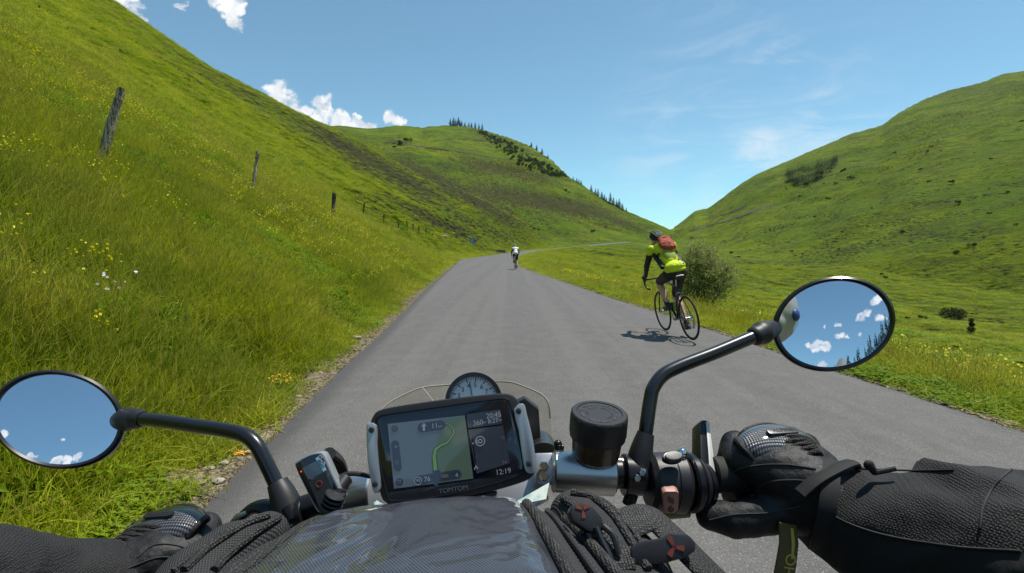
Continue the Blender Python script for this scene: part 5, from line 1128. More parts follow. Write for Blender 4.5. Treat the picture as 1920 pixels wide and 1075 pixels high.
# pocket wrinkle highlights are real folds of plastic
PLA = bpy.data.materials.new('clear_plastic'); PLA.use_nodes = True; t = NT(PLA.node_tree); b = t.n['Principled BSDF']; b.inputs['Base Color'].default_value = (.8, .8, .8, 1); b.inputs['Roughness'].default_value = .12
tr = t.add('ShaderNodeBsdfTransparent'); mx = t.add('ShaderNodeMixShader'); mx.inputs[0].default_value = .30; t.link(tr.outputs[0], mx.inputs[1]); t.link(b.outputs[0], mx.inputs[2]); t.link(mx.outputs[0], t.n['Material Output'].inputs[0])
def proj_bag(px, py):
    o = MB_.inverted() @ CAM; q = MB_.inverted().to_3x3() @ ray(px, py); t_ = -(o.z - .004)/q.z; h = o + q*t_; return h.x, h.y
for pl_, r_ in (([(985, 955), (1005, 935), (1022, 930), (1028, 942), (1012, 952), (985, 952)], .0016), ([(640, 1010), (620, 1020), (612, 1000), (640, 985)], .001), ([(500, 1060), (560, 1015), (640, 985), (665, 1005), (690, 990)], .0012)):
    continue
    c_ = bez([(lambda xy: bag_pt(xy[0], min(.02, xy[1])) + Vector((0, 0, .0045)))(proj_bag(*p)) for p in pl_], 6); mk('pocket_fold', *tube(c_, r_, 8), PLA, bag, world=False)
# paper map edge peeping from the pocket
PAP = mat('map_paper', (.62, .68, .62), .7, noise=(120, (.35, .55, .5), .45, .6))
for q_ in ([(705, 965), (700, 935), (718, 945), (760, 956), (758, 966)], [(965, 942), (1030, 905), (1024, 936), (985, 944)], [(788, 958), (836, 948), (838, 953), (790, 962)]):
    M, L = lf(*q_[0], .398, 5, -45); o = mk('map_sheet', *prism([L(*p) for p in q_][::-1], -.0006, 0, M), PAP, bag, False)
from mathutils.bvhtree import BVHTree
def PW(ob):
    m_ = Matrix.Identity(4); q = ob
    while q is not None: m_ = q.matrix_basis @ m_; q = q.parent
    return m_
def surf(ob): return BVHTree.FromPolygons([PW(ob) @ v.co for v in ob.data.vertices], [tuple(p.vertices) for p in ob.data.polygons])
def drape(bv, pxs_, lift=.001, n=8):
    out = []
    for p in bez([Vector((a_, b_, 0)) for a_, b_ in pxs_], n):
        h = bv.ray_cast(CAM, ray(p.x, p.y).normalized())
        if h[0] is not None: out.append(h[0] + h[1]*lift*(1 if h[1].dot(ray(p.x, p.y)) < 0 else -1))
    return out
for pts_, lns in (([(1075, 968, .405, .020), (1120, 1015, .388, .029), (1165, 1085, .365, .036), (1190, 1180, .33, .038)], ([(1072, 925), (1110, 935), (1150, 968), (1185, 1020), (1215, 1070)], [(1090, 925), (1135, 945), (1180, 990), (1225, 1060)], [(1056, 935), (1090, 965), (1125, 1015), (1150, 1070)])),
                 ([(500, 1003, .405, .018), (435, 1048, .390, .027), (375, 1110, .368, .034), (340, 1200, .33, .036)], ([(505, 968), (450, 990), (390, 1030), (345, 1072)], [(480, 972), (420, 1002), (360, 1045), (325, 1074)], [(522, 972), (480, 1000), (430, 1040), (400, 1072)]))):
    pk_o = remesh('side_pocket', limb([P(a_, b_, d_) for a_, b_, d_, _ in pts_], [q[3] for q in pts_], 18), .0035, CLO, bag, 4); bv = surf(pk_o)
    for k, ln_ in enumerate(lns):
        q = drape(bv, ln_, .001)
        if len(q) > 3: mk('piping', *tube(q, .0030 if k != 1 else .0022, 8), TAPE, pk_o)
# buckles with their red three-armed emblem
REDP = mat('red_plastic', (.17, .035, .022), .5); BUK = mat('buckle_plastic', (.020, .020, .023), .38)
def buckle(ps, d, roll, pitch, cx, cy, er, label):
    M, L = lf(sum(p[0] for p in ps)/len(ps), sum(p[1] for p in ps)/len(ps), d, roll, pitch); o = mk('buckle', *prism([L(*p) for p in ps][::-1], -.010, 0, M, .0018), BUK, bag); o['label'] = label
    c = Vector((*L(cx, cy), 0)); vs = []
    for k in range(3):
        a = R(90 + 120*k + roll); dx, dy = math.cos(a), math.sin(a); r_ = er*.82; pts_ = [(dx*r_*.25 - dy*r_*.16, dy*r_*.25 + dx*r_*.16), (dx*r_*.25 + dy*r_*.16, dy*r_*.25 - dx*r_*.16), (dx*r_ + dy*r_*.30, dy*r_ - dx*r_*.30), (dx*r_*1.05, dy*r_*1.05), (dx*r_ - dy*r_*.30, dy*r_ + dx*r_*.30)]
        vs.append(prism([(c.x + x, c.y + y) for x, y in pts_], -.0004, .0008, M))
    for k in range(3):
        a, a2 = R(90 + 120*k + roll), R(210 + 120*k + roll); p0, p1 = (math.cos(a)*er*.3, math.sin(a)*er*.3), (math.cos(a2)*er*.3, math.sin(a2)*er*.3); q0, q1 = (p0[0]*.55, p0[1]*.55), (p1[0]*.55, p1[1]*.55)
        vs.append(prism([(c.x + x, c.y + y) for x, y in (p0, p1, q1, q0)], -.0004, .0007, M))
    mk('emblem', *join(*vs), REDP, o, False); return M
buckle([(1070, 962), (1076, 949), (1092, 944), (1112, 950), (1128, 968), (1134, 986), (1120, 1000), (1104, 997), (1074, 978)], .345, -30, -30, 1092, 956, .0062, 'upper buckle with faded red emblem, beside the zip')
buckle([(1184, 1052), (1184, 1028), (1200, 1018), (1240, 1010), (1258, 1001), (1290, 1002), (1306, 1018), (1304, 1034), (1286, 1046), (1250, 1056), (1200, 1064)], .335, 12, -25, 1264, 1026, .0075, 'lower buckle lying flat with red emblem')
mk('strap', *tube(bez([P(1125, 990, .350), P(1145, 1020, .345), P(1165, 1045, .340), P(1190, 1045, .338)], 5), .010, 12, flat=.25), TAPE, bag)
for k, q_ in enumerate(([P(1118, 988, .343), P(1128, 1012, .340), P(1142, 1040, .336), P(1150, 1062, .334)], [P(1130, 985, .343), P(1150, 1005, .340), P(1160, 1040, .336)])): mk('buckle_bar', *tube(bez(q_, 5), .0022, 8), STEEL, bag)
mk('webbing', *tube(bez([P(1165, 985, .372), P(1215, 970, .380), P(1255, 1000, .372), P(1300, 1045, .352), P(1345, 1090, .340)], 7), .017, 16, flat=.30), TAPE, bag)
mk('buckle_frame', *prism([lf(1150, 1030, .342, -40, -30)[1](*p) for p in [(1100, 1000), (1122, 994), (1172, 1040), (1180, 1066), (1150, 1078), (1128, 1055)]][::-1], -.012, -.002, lf(1150, 1030, .342, -40, -30)[0], .002), BUK, bag)
# ------------------------------------------------------------------ rider in the saddle (arms and gloves seen from above)
SKIN = mat('skin', (.55, .34, .25), .5)
LEA = mat('glove_leather', (.009, .009, .010), .58, spec=.4, bump=(220, .8, .0012), noise=(40, (.016, .016, .017), .4, .6))
GMESH = bpy.data.materials.new('glove_mesh'); GMESH.use_nodes = True; t = NT(GMESH.node_tree); netmat(GMESH, 560, (.006, .006, .006), (.05, .048, .04))
JKT = bpy.data.materials.new('jacket_mesh'); JKT.use_nodes = True; t = NT(JKT.node_tree); netmat(JKT, 640, (.003, .003, .0035), (.032, .031, .031), bumpd=.0005)
SOLID = mat('jacket_solid', (.010, .010, .011), .8, bump=(120, .4, .0008))
CARB = bpy.data.materials.new('carbon_shell'); CARB.use_nodes = True; t = NT(CARB.node_tree); weavemat(CARB, t, t.n['Principled BSDF'], 1900, (.012, .012, .014), (.12, .12, .125), coat=1., ang=45, rough=.35, str_=.5, crough=.08)
SHELL = mat('helmet_cream', (.50, .46, .38), .3, coat=.8); VIS = mat('visor', (.02, .02, .025), .08, coat=1.)
rider = empty('person', (-.03, -.3, 0), 'motorcyclist in black mesh jacket and black gloves holding both grips', 'person')
def arm(side):
    if side > 0:
        wr = P(1530, 922, .447); ctr = [(1518, 938, .450, .030), (1580, 957, .438, .038), (1650, 984, .420, .0475), (1745, 1010, .400, .0540), (1850, 1038, .375, .0590), (2000, 1090, .34, .062), (2180, 1180, .300, .060)]
        kn = [P(1388, 866, .474), P(1424, 848, .481), P(1466, 842, .486), P(1508, 856, .490)]; sh = Vector((.20, -.10, 1.25))
        th = [(P(1505, 935, .452), .019), (P(1440, 966, .451), .0165), (P(1375, 975, .455), .0150), (P(1332, 966, .462), .0125)]
        axis_py = lambda x: 889 + (x - 1334)*.035
    else:
        wr = P(225, 1092, .447); ctr = [(236, 1104, .450, .030), (175, 1116, .438, .038), (110, 1128, .424, .044), (20, 1140, .400, .050), (-80, 1140, .375, .055), (-200, 1180, .34, .058), (-330, 1250, .300, .058)]
        kn = [P(372, 1026, .474), P(335, 1012, .481), P(294, 1012, .486), P(252, 1032, .490)]; sh = Vector((-.21, -.10, 1.22))
        th = [(P(262, 1100, .452), .019), (P(320, 1125, .451), .0165), (P(380, 1122, .455), .0150), (P(420, 1106, .462), .0125)]
        axis_py = lambda x: 1046 + (395 - x)*.10
    return wr, ctr, kn, sh, th, axis_py
def handparts(side, grow=0.):
    wr, ctr, kn, sh, th, ap = arm(side); parts = []
    for i, k in enumerate(kn):
        parts += limb([wr, (wr + k)/2 + Vector((0, 0, .006)), k], [.027 + grow, .0205 + grow, .0132 + grow])
        s = FP / (k - CAM).dot(CF); px = 960 + (k - CAM).dot(CR)*s; c = P(px, ap(px), .487); r0 = .0118 - (.0015 if i == 3 else 0) + grow; RG_ = .0165 + r0*.85
        a = k; pts_ = [a]
        for an in (62, 5, -62, -118 + (i == 3)*15): pts_.append(c + CF*(math.cos(R(an))*RG_) + CU*(math.sin(R(an))*RG_))
        parts += limb(pts_, [.0130 + grow, r0*1.08, r0, r0*.95, r0*.85], 12)
    cpt = sum(kn, Vector())/4*.5 + wr*.5; parts.append(ellipsoid(cpt, (.042 + grow, .034 + grow, .028 + grow)))
    parts += limb([p for p, _ in th], [r_ + grow for _, r_ in th], 14); return parts
def armparts(side, grow=0.):
    wr, ctr, kn, sh, th, ap = arm(side); pts_ = [P(*c[:3]) for c in ctr]; rd = [c[3] + grow for c in ctr]
    return limb(pts_ + [(pts_[-1] + sh)/2, sh], rd + [.06 + grow, .068 + grow], 20)
bodyp = []
for s in (-1, 1): bodyp += handparts(s, -.003) + armparts(s, -.010)
TOR = [ellipsoid((-.01, -.25, 1.22), (.185, .11, .22)), ellipsoid((-.03, -.33, .98), (.17, .13, .16)), ellipsoid((-.01, -.24, 1.28), (.17, .09, .07))] + limb([Vector((-.01, -.22, 1.36)), Vector((0, -.19, 1.52))], [.06, .055])
LEGS = []
for s in (-1, 1): LEGS += limb([Vector((-.04 + s*.10, -.32, .92)), Vector((-.04 + s*.25, .12, .84)), Vector((-.04 + s*.22, -.10, .42))], [.085, .06, .045], 16)
FEET = []
for s in (-1, 1): FEET.append(limb([Vector((-.04 + s*.22, -.12, .36)), Vector((-.04 + s*.23, .06, .33))], [.045, .038], 14))
remesh('body', bodyp + TOR + LEGS + sum(FEET, []) + [ellipsoid((0, -.17, 1.62), (.075, .095, .115)), ellipsoid((0, -.075, 1.61), (.014, .02, .02))], .006, SKIN, rider)
def folds(co, no):
    x, y, z = co[:, 0], co[:, 1], co[:, 2]; u = x*22 + z*16; a = fbm(u + 3*fbm(x*9, z*9, 3, 2), y*9 + z*6, 13, 3); b_ = fbm(x*70, y*40 + z*50, 17, 2)
    f = (1 - np.abs(a)*2.2); k = (np.abs(x) > .16).astype(float); return co + no*((f*.0065*k + a*.004 + b_*.0012)[:, None])
jk = remesh('jacket', armparts(1, .001) + armparts(-1, .001) + [ellipsoid((-.01, -.25, 1.22), (.20, .125, .23)), ellipsoid((-.03, -.32, 1.02), (.185, .14, .14)), ellipsoid((-.01, -.24, 1.27), (.19, .10, .075))], .0042, JKT, rider, 5, disp=folds)
remesh('trousers', [ellipsoid((-.03, -.33, .96), (.185, .145, .16))] + [p for s in (-1, 1) for p in limb([Vector((-.04 + s*.10, -.32, .92)), Vector((-.04 + s*.25, .12, .84)), Vector((-.04 + s*.22, -.10, .42))], [.098, .073, .060], 16)], .012, SOLID, rider)
for fp in FEET: remesh('boot', [ellipsoid(sum((Vector(v) for v in fp[0][0]), Vector())/len(fp[0][0]), (.055, .14, .055))] + fp, .009, LEA, rider)
hm_ = remesh('helmet', [ellipsoid((0, -.19, 1.635), (.135, .155, .145)), ellipsoid((0, -.13, 1.56), (.105, .12, .07))], .008, SHELL, rider)
mk('visor', *ellipsoid((0, -.155, 1.635), (.118, .130, .062)), VIS, hm_)
badge = mat('badge_blue', (.05, .10, .28), .4)
for bx, bz in ((.128, 1.60), (-.128, 1.60)): mk('badge', *ellipsoid((bx, -.17, bz), (.014, .024, .024)), badge, hm_)
def glabel(side, wr, kn):
    pass
for side in (1, -1):
    wr, ctr, kn, sh, th, ap = arm(side)
    gl = remesh('glove', handparts(side, .0012) + limb([wr, P(*ctr[0][:3]), P(*ctr[1][:3])], [.031, .0325, .034], 18), .0026, LEA, rider, 3, disp=lambda co, no: co + no*((fbm(co[:, 0]*90, co[:, 1]*60 + co[:, 2]*70, 4, 3)*.0012)[:, None]))
    # moulded knuckle shell
    kc = (kn[1] + kn[2])/2; xx = (kn[3] - kn[0]).normalized(); zz = ((kc - wr).cross(xx)); zz = zz if zz.z > 0 else -zz; zz = (zz.normalized()*.8 + CU*.5 - CF*.15).normalized(); yy = zz.cross(xx).normalized(); zz = xx.cross(yy).normalized()
    Mk = Matrix((xx, yy, zz)).transposed()
    V, F = [], []; nu, nv = 30, 14; org = kc + zz*.0085 - yy*.004*(1)
    for j in range(nv + 1):
        for i in range(nu + 1):
            u, v = -1 + 2*i/nu, -1 + 2*j/nv; q = math.sqrt(max(0, 1 - .80*u*u*(1 - v*v*.3) - .75*v*v*(1 - u*u*.3))); V.append(org + Mk @ Vector((u*.040*math.sqrt(1 - v*v*.45), v*.023*math.sqrt(1 - u*u*.45), -.004 + .021*q)))
    for j in range(nv):
        for i in range(nu): a = j*(nu+1) + i; F.append((a, a+1, a+nu+2, a+nu+1))
    sh_ = mk('knuckle_guard', V, F, CARB, gl); so = sh_.modifiers.new('t', 'SOLIDIFY'); so.thickness = .002
    rimp = [V[i] for i in range(nu + 1)] + [V[j*(nu+1) + nu] for j in range(1, nv + 1)] + [V[nv*(nu+1) + i] for i in range(nu - 1, -1, -1)] + [V[j*(nu+1)] for j in range(nv - 1, -1, -1)]
    mk('guard_rim', *tube(rimp, .0022, 8, False), LEA, sh_)
    ml = Matrix.Translation(org + zz*.0185) @ Mk.to_4x4()
    for q in (0, 1): pass
    lab = mk('name_plate', *prism(rrect(.032, .0072, .003), -.002, .0006, ml, .0006), STEEL, sh_); text('ALPINE', .0055, ml @ Matrix.Translation((0, 0, .0007)), RUB, lab, 'lettering', .0001, sx=1.25)
    # stitched gathers on the back of the hand
    for k in range(5):
        f = .16 + .13*k; a, b_ = kn[1].lerp(wr, f), kn[3].lerp(wr, f); d_ = [a.lerp(b_, s) + zz*(.0215 + .007*f + .006*math.sin(math.pi*s)) for s in np.linspace(-.25, 1.05, 8)]; mk('gather', *tube(d_, [.0010] + [.0022]*6 + [.0010], 8), GMESH, gl)
    # cuff tape of the sleeve
    c0, c1 = P(*ctr[0][:3]), P(*ctr[1][:3]); ax = (c1 - c0).normalized(); M, _ = axis(c0 + ax*.004, c1); mk('cuff', *join(ring2(M, (0, 0), .0395, .0340, 0, .013, 36)), SOLID, jk)
    M2, _ = axis(c0 + ax*.024, c1)
# cuff tabs and pullers on the right sleeve
mk('cuff_tab', *tube(bez([P(1500, 925, .425), P(1530, 900, .425), P(1570, 878, .43), P(1597, 868, .435), P(1604, 876, .435)], 5), .0075, 10, flat=.35), SOLID, jk)
mk('zip_puller', *join(tube([P(1640, 887, .410), P(1630, 872, .408)], [.0025, .0035], 8), ellipsoid(P(1629, 872, .408), (.004, .003, .004)), tube([P(1640, 887, .410), P(1680, 879, .405)], .002, 8)), RUB, jk)
seam = bez([P(1530, 945, .410), P(1600, 978, .390), P(1690, 1008, .365), P(1790, 1030, .342), P(1900, 1040, .322), P(2000, 1045, .30)], 6)
from mathutils.bvhtree import BVHTree
def surf(ob):
    me_ = ob.data; return BVHTree.FromPolygons([ob.matrix_basis @ v.co + ob.parent_world for v in me_.vertices] if False else [PW(ob) @ v.co for v in me_.vertices], [tuple(p.vertices) for p in me_.polygons])
def PW(ob):
    m_ = Matrix.Identity(4); q = ob
    while q is not None: m_ = q.matrix_basis @ m_; q = q.parent
    return m_
def drape(bv, pxs_, lift=.001, n=8):
    out = []
    for p in bez([Vector((a_, b_, 0)) for a_, b_ in pxs_], n):
        h = bv.ray_cast(CAM, ray(p.x, p.y).normalized())
        if h[0] is not None: out.append(h[0] + h[1]*lift*(1 if h[1].dot(ray(p.x, p.y)) < 0 else -1))
    return out
SEAM = mat('seam_thread', (.03, .03, .03), .8)
jk.data.materials.append(SOLID); pwj = PW(jk); SX, SYY = [1480, 1527, 1600, 1700, 1800, 1920, 2200], [930, 948, 985, 1012, 1026, 1034, 1060]
for pl in jk.data.polygons:
    w_ = pwj @ pl.center
    if w_.x > .1 and w_.y > .12:
        s_ = FP/(w_ - CAM).dot(CF); px_ = 960 + w_.x*s_; py_ = 537.5 - (w_ - CAM).dot(CU)*s_
        if py_ > np.interp(px_, SX, SYY): pl.material_index = 1
bvj = surf(jk)
for ln_ in ([(1512, 935), (1560, 966), (1620, 992), (1700, 1012), (1800, 1026), (1915, 1034)], [(1604, 880), (1700, 884), (1790, 882)], [(1915, 868), (1870, 905), (1845, 950), (1838, 990)]):
    q = drape(bvj, ln_, .0006)
    if len(q) > 3: mk('seam', *tube(q, .0008, 6), SEAM, jk)
for side_, gl_ in [(1, [o for o in rider.children if o.name.startswith('glove')][0]), (-1, [o for o in rider.children if o.name.startswith('glove')][1])]:
    bvg = surf(gl_)
    lines = ([(1362, 900), (1385, 880), (1430, 872), (1480, 872), (1530, 880)], [(1400, 930), (1440, 905), (1490, 900), (1525, 905)], [(1330, 975), (1380, 965), (1440, 962), (1500, 950)]) if side_ > 0 else ([(258, 1045), (290, 1022), (335, 1024), (372, 1040)], [(240, 1066), (300, 1045), (350, 1052)])
    for ln_ in lines:
        q = drape(bvg, ln_, .0004)
        if len(q) > 3: mk('seam', *tube(q, .0007, 6), SEAM, gl_)
# hanging wrist strap with yellow stripe
OLV = mat('olive_strap', (.12, .11, .035), .6); YEL = mat('yellow_stripe', (.62, .60, .12), .6)
M, L = lf(1478, 1030, .43, 0, 0, 5); st_ = mk('wrist_strap', *prism([L(*p) for p in [(1462, 980), (1494, 986), (1498, 1020), (1494, 1060), (1484, 1120), (1444, 1120), (1456, 1060), (1463, 1020)]][::-1], -.0022, 0, M, .0006), OLV, gl0 if False else rider)
mk('stripe', *prism([L(*p) for p in [(1482, 990), (1487, 991), (1490, 1020), (1487, 1048), (1483, 1048), (1484, 1020)]][::-1], .0001, .0005, M), YEL, st_, False)
text('AHO', .013, M @ Matrix.Translation((*L(1480, 1070), .0002)) @ Matrix.Rotation(R(80), 4, 'Z'), YEL, st_, 'lettering', .0002)

# ------------------------------------------------------------------ cyclists
TYR = mat('tyre', (.012, .012, .012), .7); ALB = mat('bike_metal', (.5, .5, .5), .3, metal=.9); FRM = mat('bike_frame', (.012, .012, .014), .25, coat=.8); FRW = mat('frame_white', (.6, .6, .6), .3, coat=.6)
JY = mat('jersey_yellow', (.60, .72, .012), .7, bump=(40, .5, .01)); JW = mat('jersey_white', (.80, .80, .76), .75, bump=(40, .5, .01)); JB = mat('lycra_black', (.010, .010, .012), .6); JO = mat('jersey_olive', (.30, .36, .05), .7)
RED = mat('backpack_red', (.34, .050, .016), .7, bump=(25, .8, .015)); SHO = mat('shoe_black', (.02, .02, .02), .4); GRY = mat('sock_grey', (.18, .18, .18), .7)
def tl(pts, r, seg=10): return tube([Vector(p) for p in pts], r, seg)
def torus_x(c, Rr, r_, n=56, m_=10):
    V, F = [], []
    for i in range(n):
        a = 6.28319*i/n
        for k in range(m_): b_ = 6.28319*k/m_; q = Rr + r_*math.cos(b_); V.append(Vector((c[0] + r_*math.sin(b_), c[1] + q*math.cos(a), c[2] + q*math.sin(a))))
    for i in range(n):
        for k in range(m_): F.append((i*m_ + k, i*m_ + (k+1) % m_, ((i+1) % n)*m_ + (k+1) % m_, ((i+1) % n)*m_ + k))
    return V, F
def bicycle(loc, rz, lean, label):
    b_ = empty('bicycle', loc, label, 'bicycle'); b_.rotation_mode = 'ZYX'; b_.rotation_euler = (0, lean, rz)
    def A(n_, vf, m, par=None, sm=True): return mk(n_, vf[0], vf[1], m, par or b_, sm, world=False)
    for yy in (-.495, .495):
        w_ = A('wheel', torus_x((0, yy, .337), .318, .0135), TYR); A('rim', torus_x((0, yy, .337), .298, .009, 56, 8), ALB if False else BLK, w_)
        sp = [tl([(.018*(1 if k % 2 else -1), yy + .02*math.cos(k), .337 + .02*math.sin(k)), (0, yy + .296*math.cos(k*.2618), .337 + .296*math.sin(k*.2618))], .0013, 4) for k in range(24)]
        A('spokes', join(*sp), ALB, w_); A('hub', tl([(-.05, yy, .337), (.05, yy, .337)], .014), ALB, w_)
    BB = (0, -.085, .27); ST = (0, -.21, .80); HT = (0, .345, .85); HB = (0, .385, .70)
    A('frame', join(tl([BB, ST], .016), tl([ST, HT], .016), tl([BB, HB], .020), tl([(0, .34, .87), HB], .020), tl([(.03, -.09, .27), (.055, -.495, .337)], .009), tl([(-.03, -.09, .27), (-.055, -.495, .337)], .009), tl([(.02, -.205, .77), (.055, -.495, .337)], .008), tl([(-.02, -.205, .77), (-.055, -.495, .337)], .008)), FRM)
    A('fork', join(tl([HB, (.045, .42, .62), (.05, .495, .337)], .011), tl([HB, (-.045, .42, .62), (-.05, .495, .337)], .011)), FRM)
    A('seat_post', tl([ST, (0, -.245, .94)], .013), ALB); A('saddle', join(tl([(0, -.39, .965), (0, -.33, .972), (0, -.22, .968), (0, -.10, .962)], [.055, .066, .035, .018], 14)), SHO); A('saddle_edge', tl([(-.06, -.395, .962), (0, -.41, .966), (.06, -.395, .962)], .010), FRW)
    A('stem', tl([(0, .34, .88), (0, .43, .90)], .015), FRM)
    A('handlebar', tube(bez([(-.20, .38, .74), (-.205, .50, .75), (-.21, .56, .82), (-.21, .50, .895), (-.20, .44, .90), (0, .43, .90), (.20, .44, .90), (.21, .50, .895), (.21, .56, .82), (.205, .50, .75), (.20, .38, .74)], 5), .0145, 10), TYR)
    for s in (-1, 1): A('brake_hood', tl([(s*.21, .50, .90), (s*.21, .57, .93), (s*.205, .59, .85), (s*.20, .575, .78)], [.018, .018, .010, .006]), TYR)
    A('crankset', join(tl([(-.06, -.085, .27), (.075, -.085, .27)], .02), torus_x((.06, -.085, .27), .085, .006, 40, 6), tl([(.075, -.085, .27), (.08, -.13, .105)], .010), tl([(-.065, -.085, .27), (-.07, -.04, .435)], .010)), ALB)
    for s, q in ((1, (.12, -.13, .105)), (-1, (-.12, -.04, .435))): A('pedal', prism(rrect(.09, .08, .01), -.01, .01, Matrix.Translation(q), .003), SHO)
    A('chain', tube([Vector((.06, -.085 + .085, .27))] + bez([(.06, -.085, .355), (.055, -.3, .36), (.055, -.495, .375)], 4) + bez([(.055, -.53, .337), (.055, -.50, .20), (.055, -.47, .17), (.055, -.42, .21), (.06, -.085, .185)], 4), .004, 6), STEEL); A('derailleur', join(tl([(.07, -.50, .32), (.07, -.51, .24), (.065, -.48, .17)], .014), torus_x((.055, -.495, .337), .045, .008, 24, 6)), ALB)
    A('bottle_cage', join(tl([(0, -.045, .42), (0, -.045, .42 + .001)], .04), tl([(0, .02, .40), (0, .10, .49)], .042)), FRM); A('brake_caliper', join(tl([(0, -.24, .70), (.04, -.26, .68)], .012), tl([(0, -.24, .70), (-.04, -.26, .68)], .012)), ALB)
    return b_
def cyclist(loc, rz, lean, label, jersey, side, sleeve, near, headturn=0.):
    p = empty('person', loc, label, 'person'); p.rotation_mode = 'ZYX'; p.rotation_euler = (0, lean, rz); V_ = Vector
    def A(n_, vf, m, par=None, sm=True): return mk(n_, vf[0], vf[1], m, par or p, sm, world=False)
    hipc, chest, neck = V_((0, -.24, 1.04)), V_((0, .06, 1.36)), V_((0, .17, 1.46)); head = V_((-.02, .27, 1.545))
    shd = {s: V_((s*.175, .12, 1.40)) for s in (-1, 1)}; elb = {-1: V_((-.245, .24, 1.14)), 1: V_((.245, .24, 1.14))}; wrt = {s: V_((s*.212, .45, .955)) for s in (-1, 1)}
    hip = {s: V_((s*.085, -.22, .99)) for s in (-1, 1)}; kne = {-1: V_((-.115, .17, .86)), 1: V_((.095, .10, .60))}; ank = {-1: V_((-.115, -.07, .50)), 1: V_((.11, -.16, .19))}
    toe = {-1: V_((-.12, .04, .455)), 1: V_((.12, -.03, .115))}
    def leg(s, g=0.): return limb([hip[s], (hip[s]+kne[s])/2, kne[s]], [.092+g, .080+g, .056+g], 14)
    def calf(s, g=0.): return limb([kne[s], kne[s].lerp(ank[s], .35) + V_((0, -.025, 0)), ank[s]], [.054+g, .055+g, .033+g], 14)
    def uarm(s, g=0.): return limb([shd[s], (shd[s]+elb[s])/2, elb[s]], [.056+g, .047+g, .038+g], 12)
    def farm(s, g=0.): return limb([elb[s], elb[s].lerp(wrt[s], .35), wrt[s]], [.039+g, .037+g, .025+g], 12)
    def hand(s, g=0.):
        h0 = wrt[s]; q = limb([h0, h0 + V_((0, .05, -.005))], [.026+g, .030+g], 10)
        for k in range(4): x_ = s*(-.012 + .010*k); q += limb([h0 + V_((x_, .075, .0)), h0 + V_((x_ + s*.012, .10, -.025)), h0 + V_((x_ + s*.004, .095, -.052 + .004*k))], [.0095+g, .0088+g, .008+g], 8)
        q += limb([h0 + V_((-s*.018, .03, -.004)), h0 + V_((-s*.034, .06, -.02)), h0 + V_((-s*.026, .085, -.036))], [.011+g, .010+g, .008+g], 8); return q
    def torso(g=0.): return [ellipsoid(hipc, (.155+g, .125+g, .12+g)), ellipsoid((0, -.10, 1.20), (.126+g, .100+g, .14+g), Matrix.Rotation(R(-35), 3, 'X')), ellipsoid(chest, (.150+g, .110+g, .14+g), Matrix.Rotation(R(-45), 3, 'X'))] + [tube([V_((-.13, .1, 1.40)), V_((.13, .1, 1.40))], .055+g, 12)]
    body = torso(-.012) + limb([neck - V_((0, .04, .05)), head - V_((0, .02, .06))], [.055, .052]) + [ellipsoid(head, (.073, .092, .105), Matrix.Rotation(R(15), 3, 'X')), ellipsoid(head + V_((0, .095, -.02)), (.014, .02, .018)), ellipsoid(head + V_((.076, -.005, -.01)), (.010, .018, .028)), ellipsoid(head + V_((-.076, -.005, -.01)), (.010, .018, .028)), ellipsoid(head + V_((0, .06, -.085)), (.035, .03, .025))]
    for s in (-1, 1): body += leg(s, -.006) + calf(s) + uarm(s, -.006) + farm(s, -.004) + hand(s) + limb([ank[s], toe[s]], [.030, .026])
    remesh('body', body, .0085, SKIN, p, 3, world=False)
    wrk = lambda co, no: co + no*((fbm(co[:, 0]*14, co[:, 2]*16 + co[:, 1]*8, 8, 3)*.010)[:, None])
    sleeve_parts = sum([uarm(s, .004) for s in (-1, 1)], [])
    jr = remesh('jersey', torso(.004) + [ellipsoid((0, -.27, 1.10), (.165, .115, .09))] + (sum([limb([shd[s], shd[s].lerp(elb[s], .30)], [.060, .055], 12) for s in (-1, 1)], [])), .009, jersey, p, 3, world=False, disp=wrk)
    remesh('hem', [ellipsoid((0, -.255, 1.055), (.166, .135, .062))], .008, jersey, jr, 3, world=False)
    for s in (-1, 1):
        A('side_panel', tube(bez([V_((s*.15, .10, 1.30)), V_((s*.152, -.05, 1.20)), V_((s*.150, -.18, 1.10))], 5), .040, 12, flat=.8), side, jr)
        remesh('arm_warmer', limb([shd[s].lerp(elb[s], .25), elb[s]], [.056, .044], 12) + farm(s, .005), .008, sleeve, p, 2, world=False)
        remesh('glove', hand(s, .002), .005, JB, p, 1, world=False)
        remesh('sock', limb([kne[s].lerp(ank[s], .72), ank[s]], [.044, .038], 12), .008, JB if near else JB, p, 2, world=False)
        sh_ = remesh('shoe', limb([ank[s] - V_((0, .045, .045)), ank[s] + V_((0, .01, -.035)), toe[s] + V_((0, .02, 0))], [.030, .040, .034], 12) + limb([ank[s], ank[s] + V_((0, 0, -.02))], [.038, .04]), .007, SHO, p, 2, world=False)
    remesh('shorts', [ellipsoid(hipc + V_((0, .0, -.03)), (.162, .132, .115))] + sum([limb([hip[s], hip[s].lerp(kne[s], .86)], [.100, .070], 14) for s in (-1, 1)], []), .009, JB, p, 3, world=False)
    Hh = Matrix.Rotation(R(12), 3, 'X'); hc = head + V_((0, -.005, .035))
    hl_ = remesh('helmet', [ellipsoid(hc, (.094, .132, .082), Hh)], .006, JB if near else FRW, p, 2, world=False)
    for k in (-1.6, -.55, .55, 1.6):
        pts_ = [hc + Hh @ V_((k*.040*math.cos(t_*.9), -.134*math.sin(t_), .088*math.cos(t_)*(1 - .10*abs(k)))) for t_ in np.linspace(-1.2, 1.5, 14)]; A('helmet_rib', tube(pts_, [.004] + [.010]*12 + [.004], 8), (GRY if near else JB), hl_)
    return p
hd = math.radians(5.5); c1 = Vector((2.60, 7.95, 0)); ln_ = -math.radians(9.5)
z1 = .03
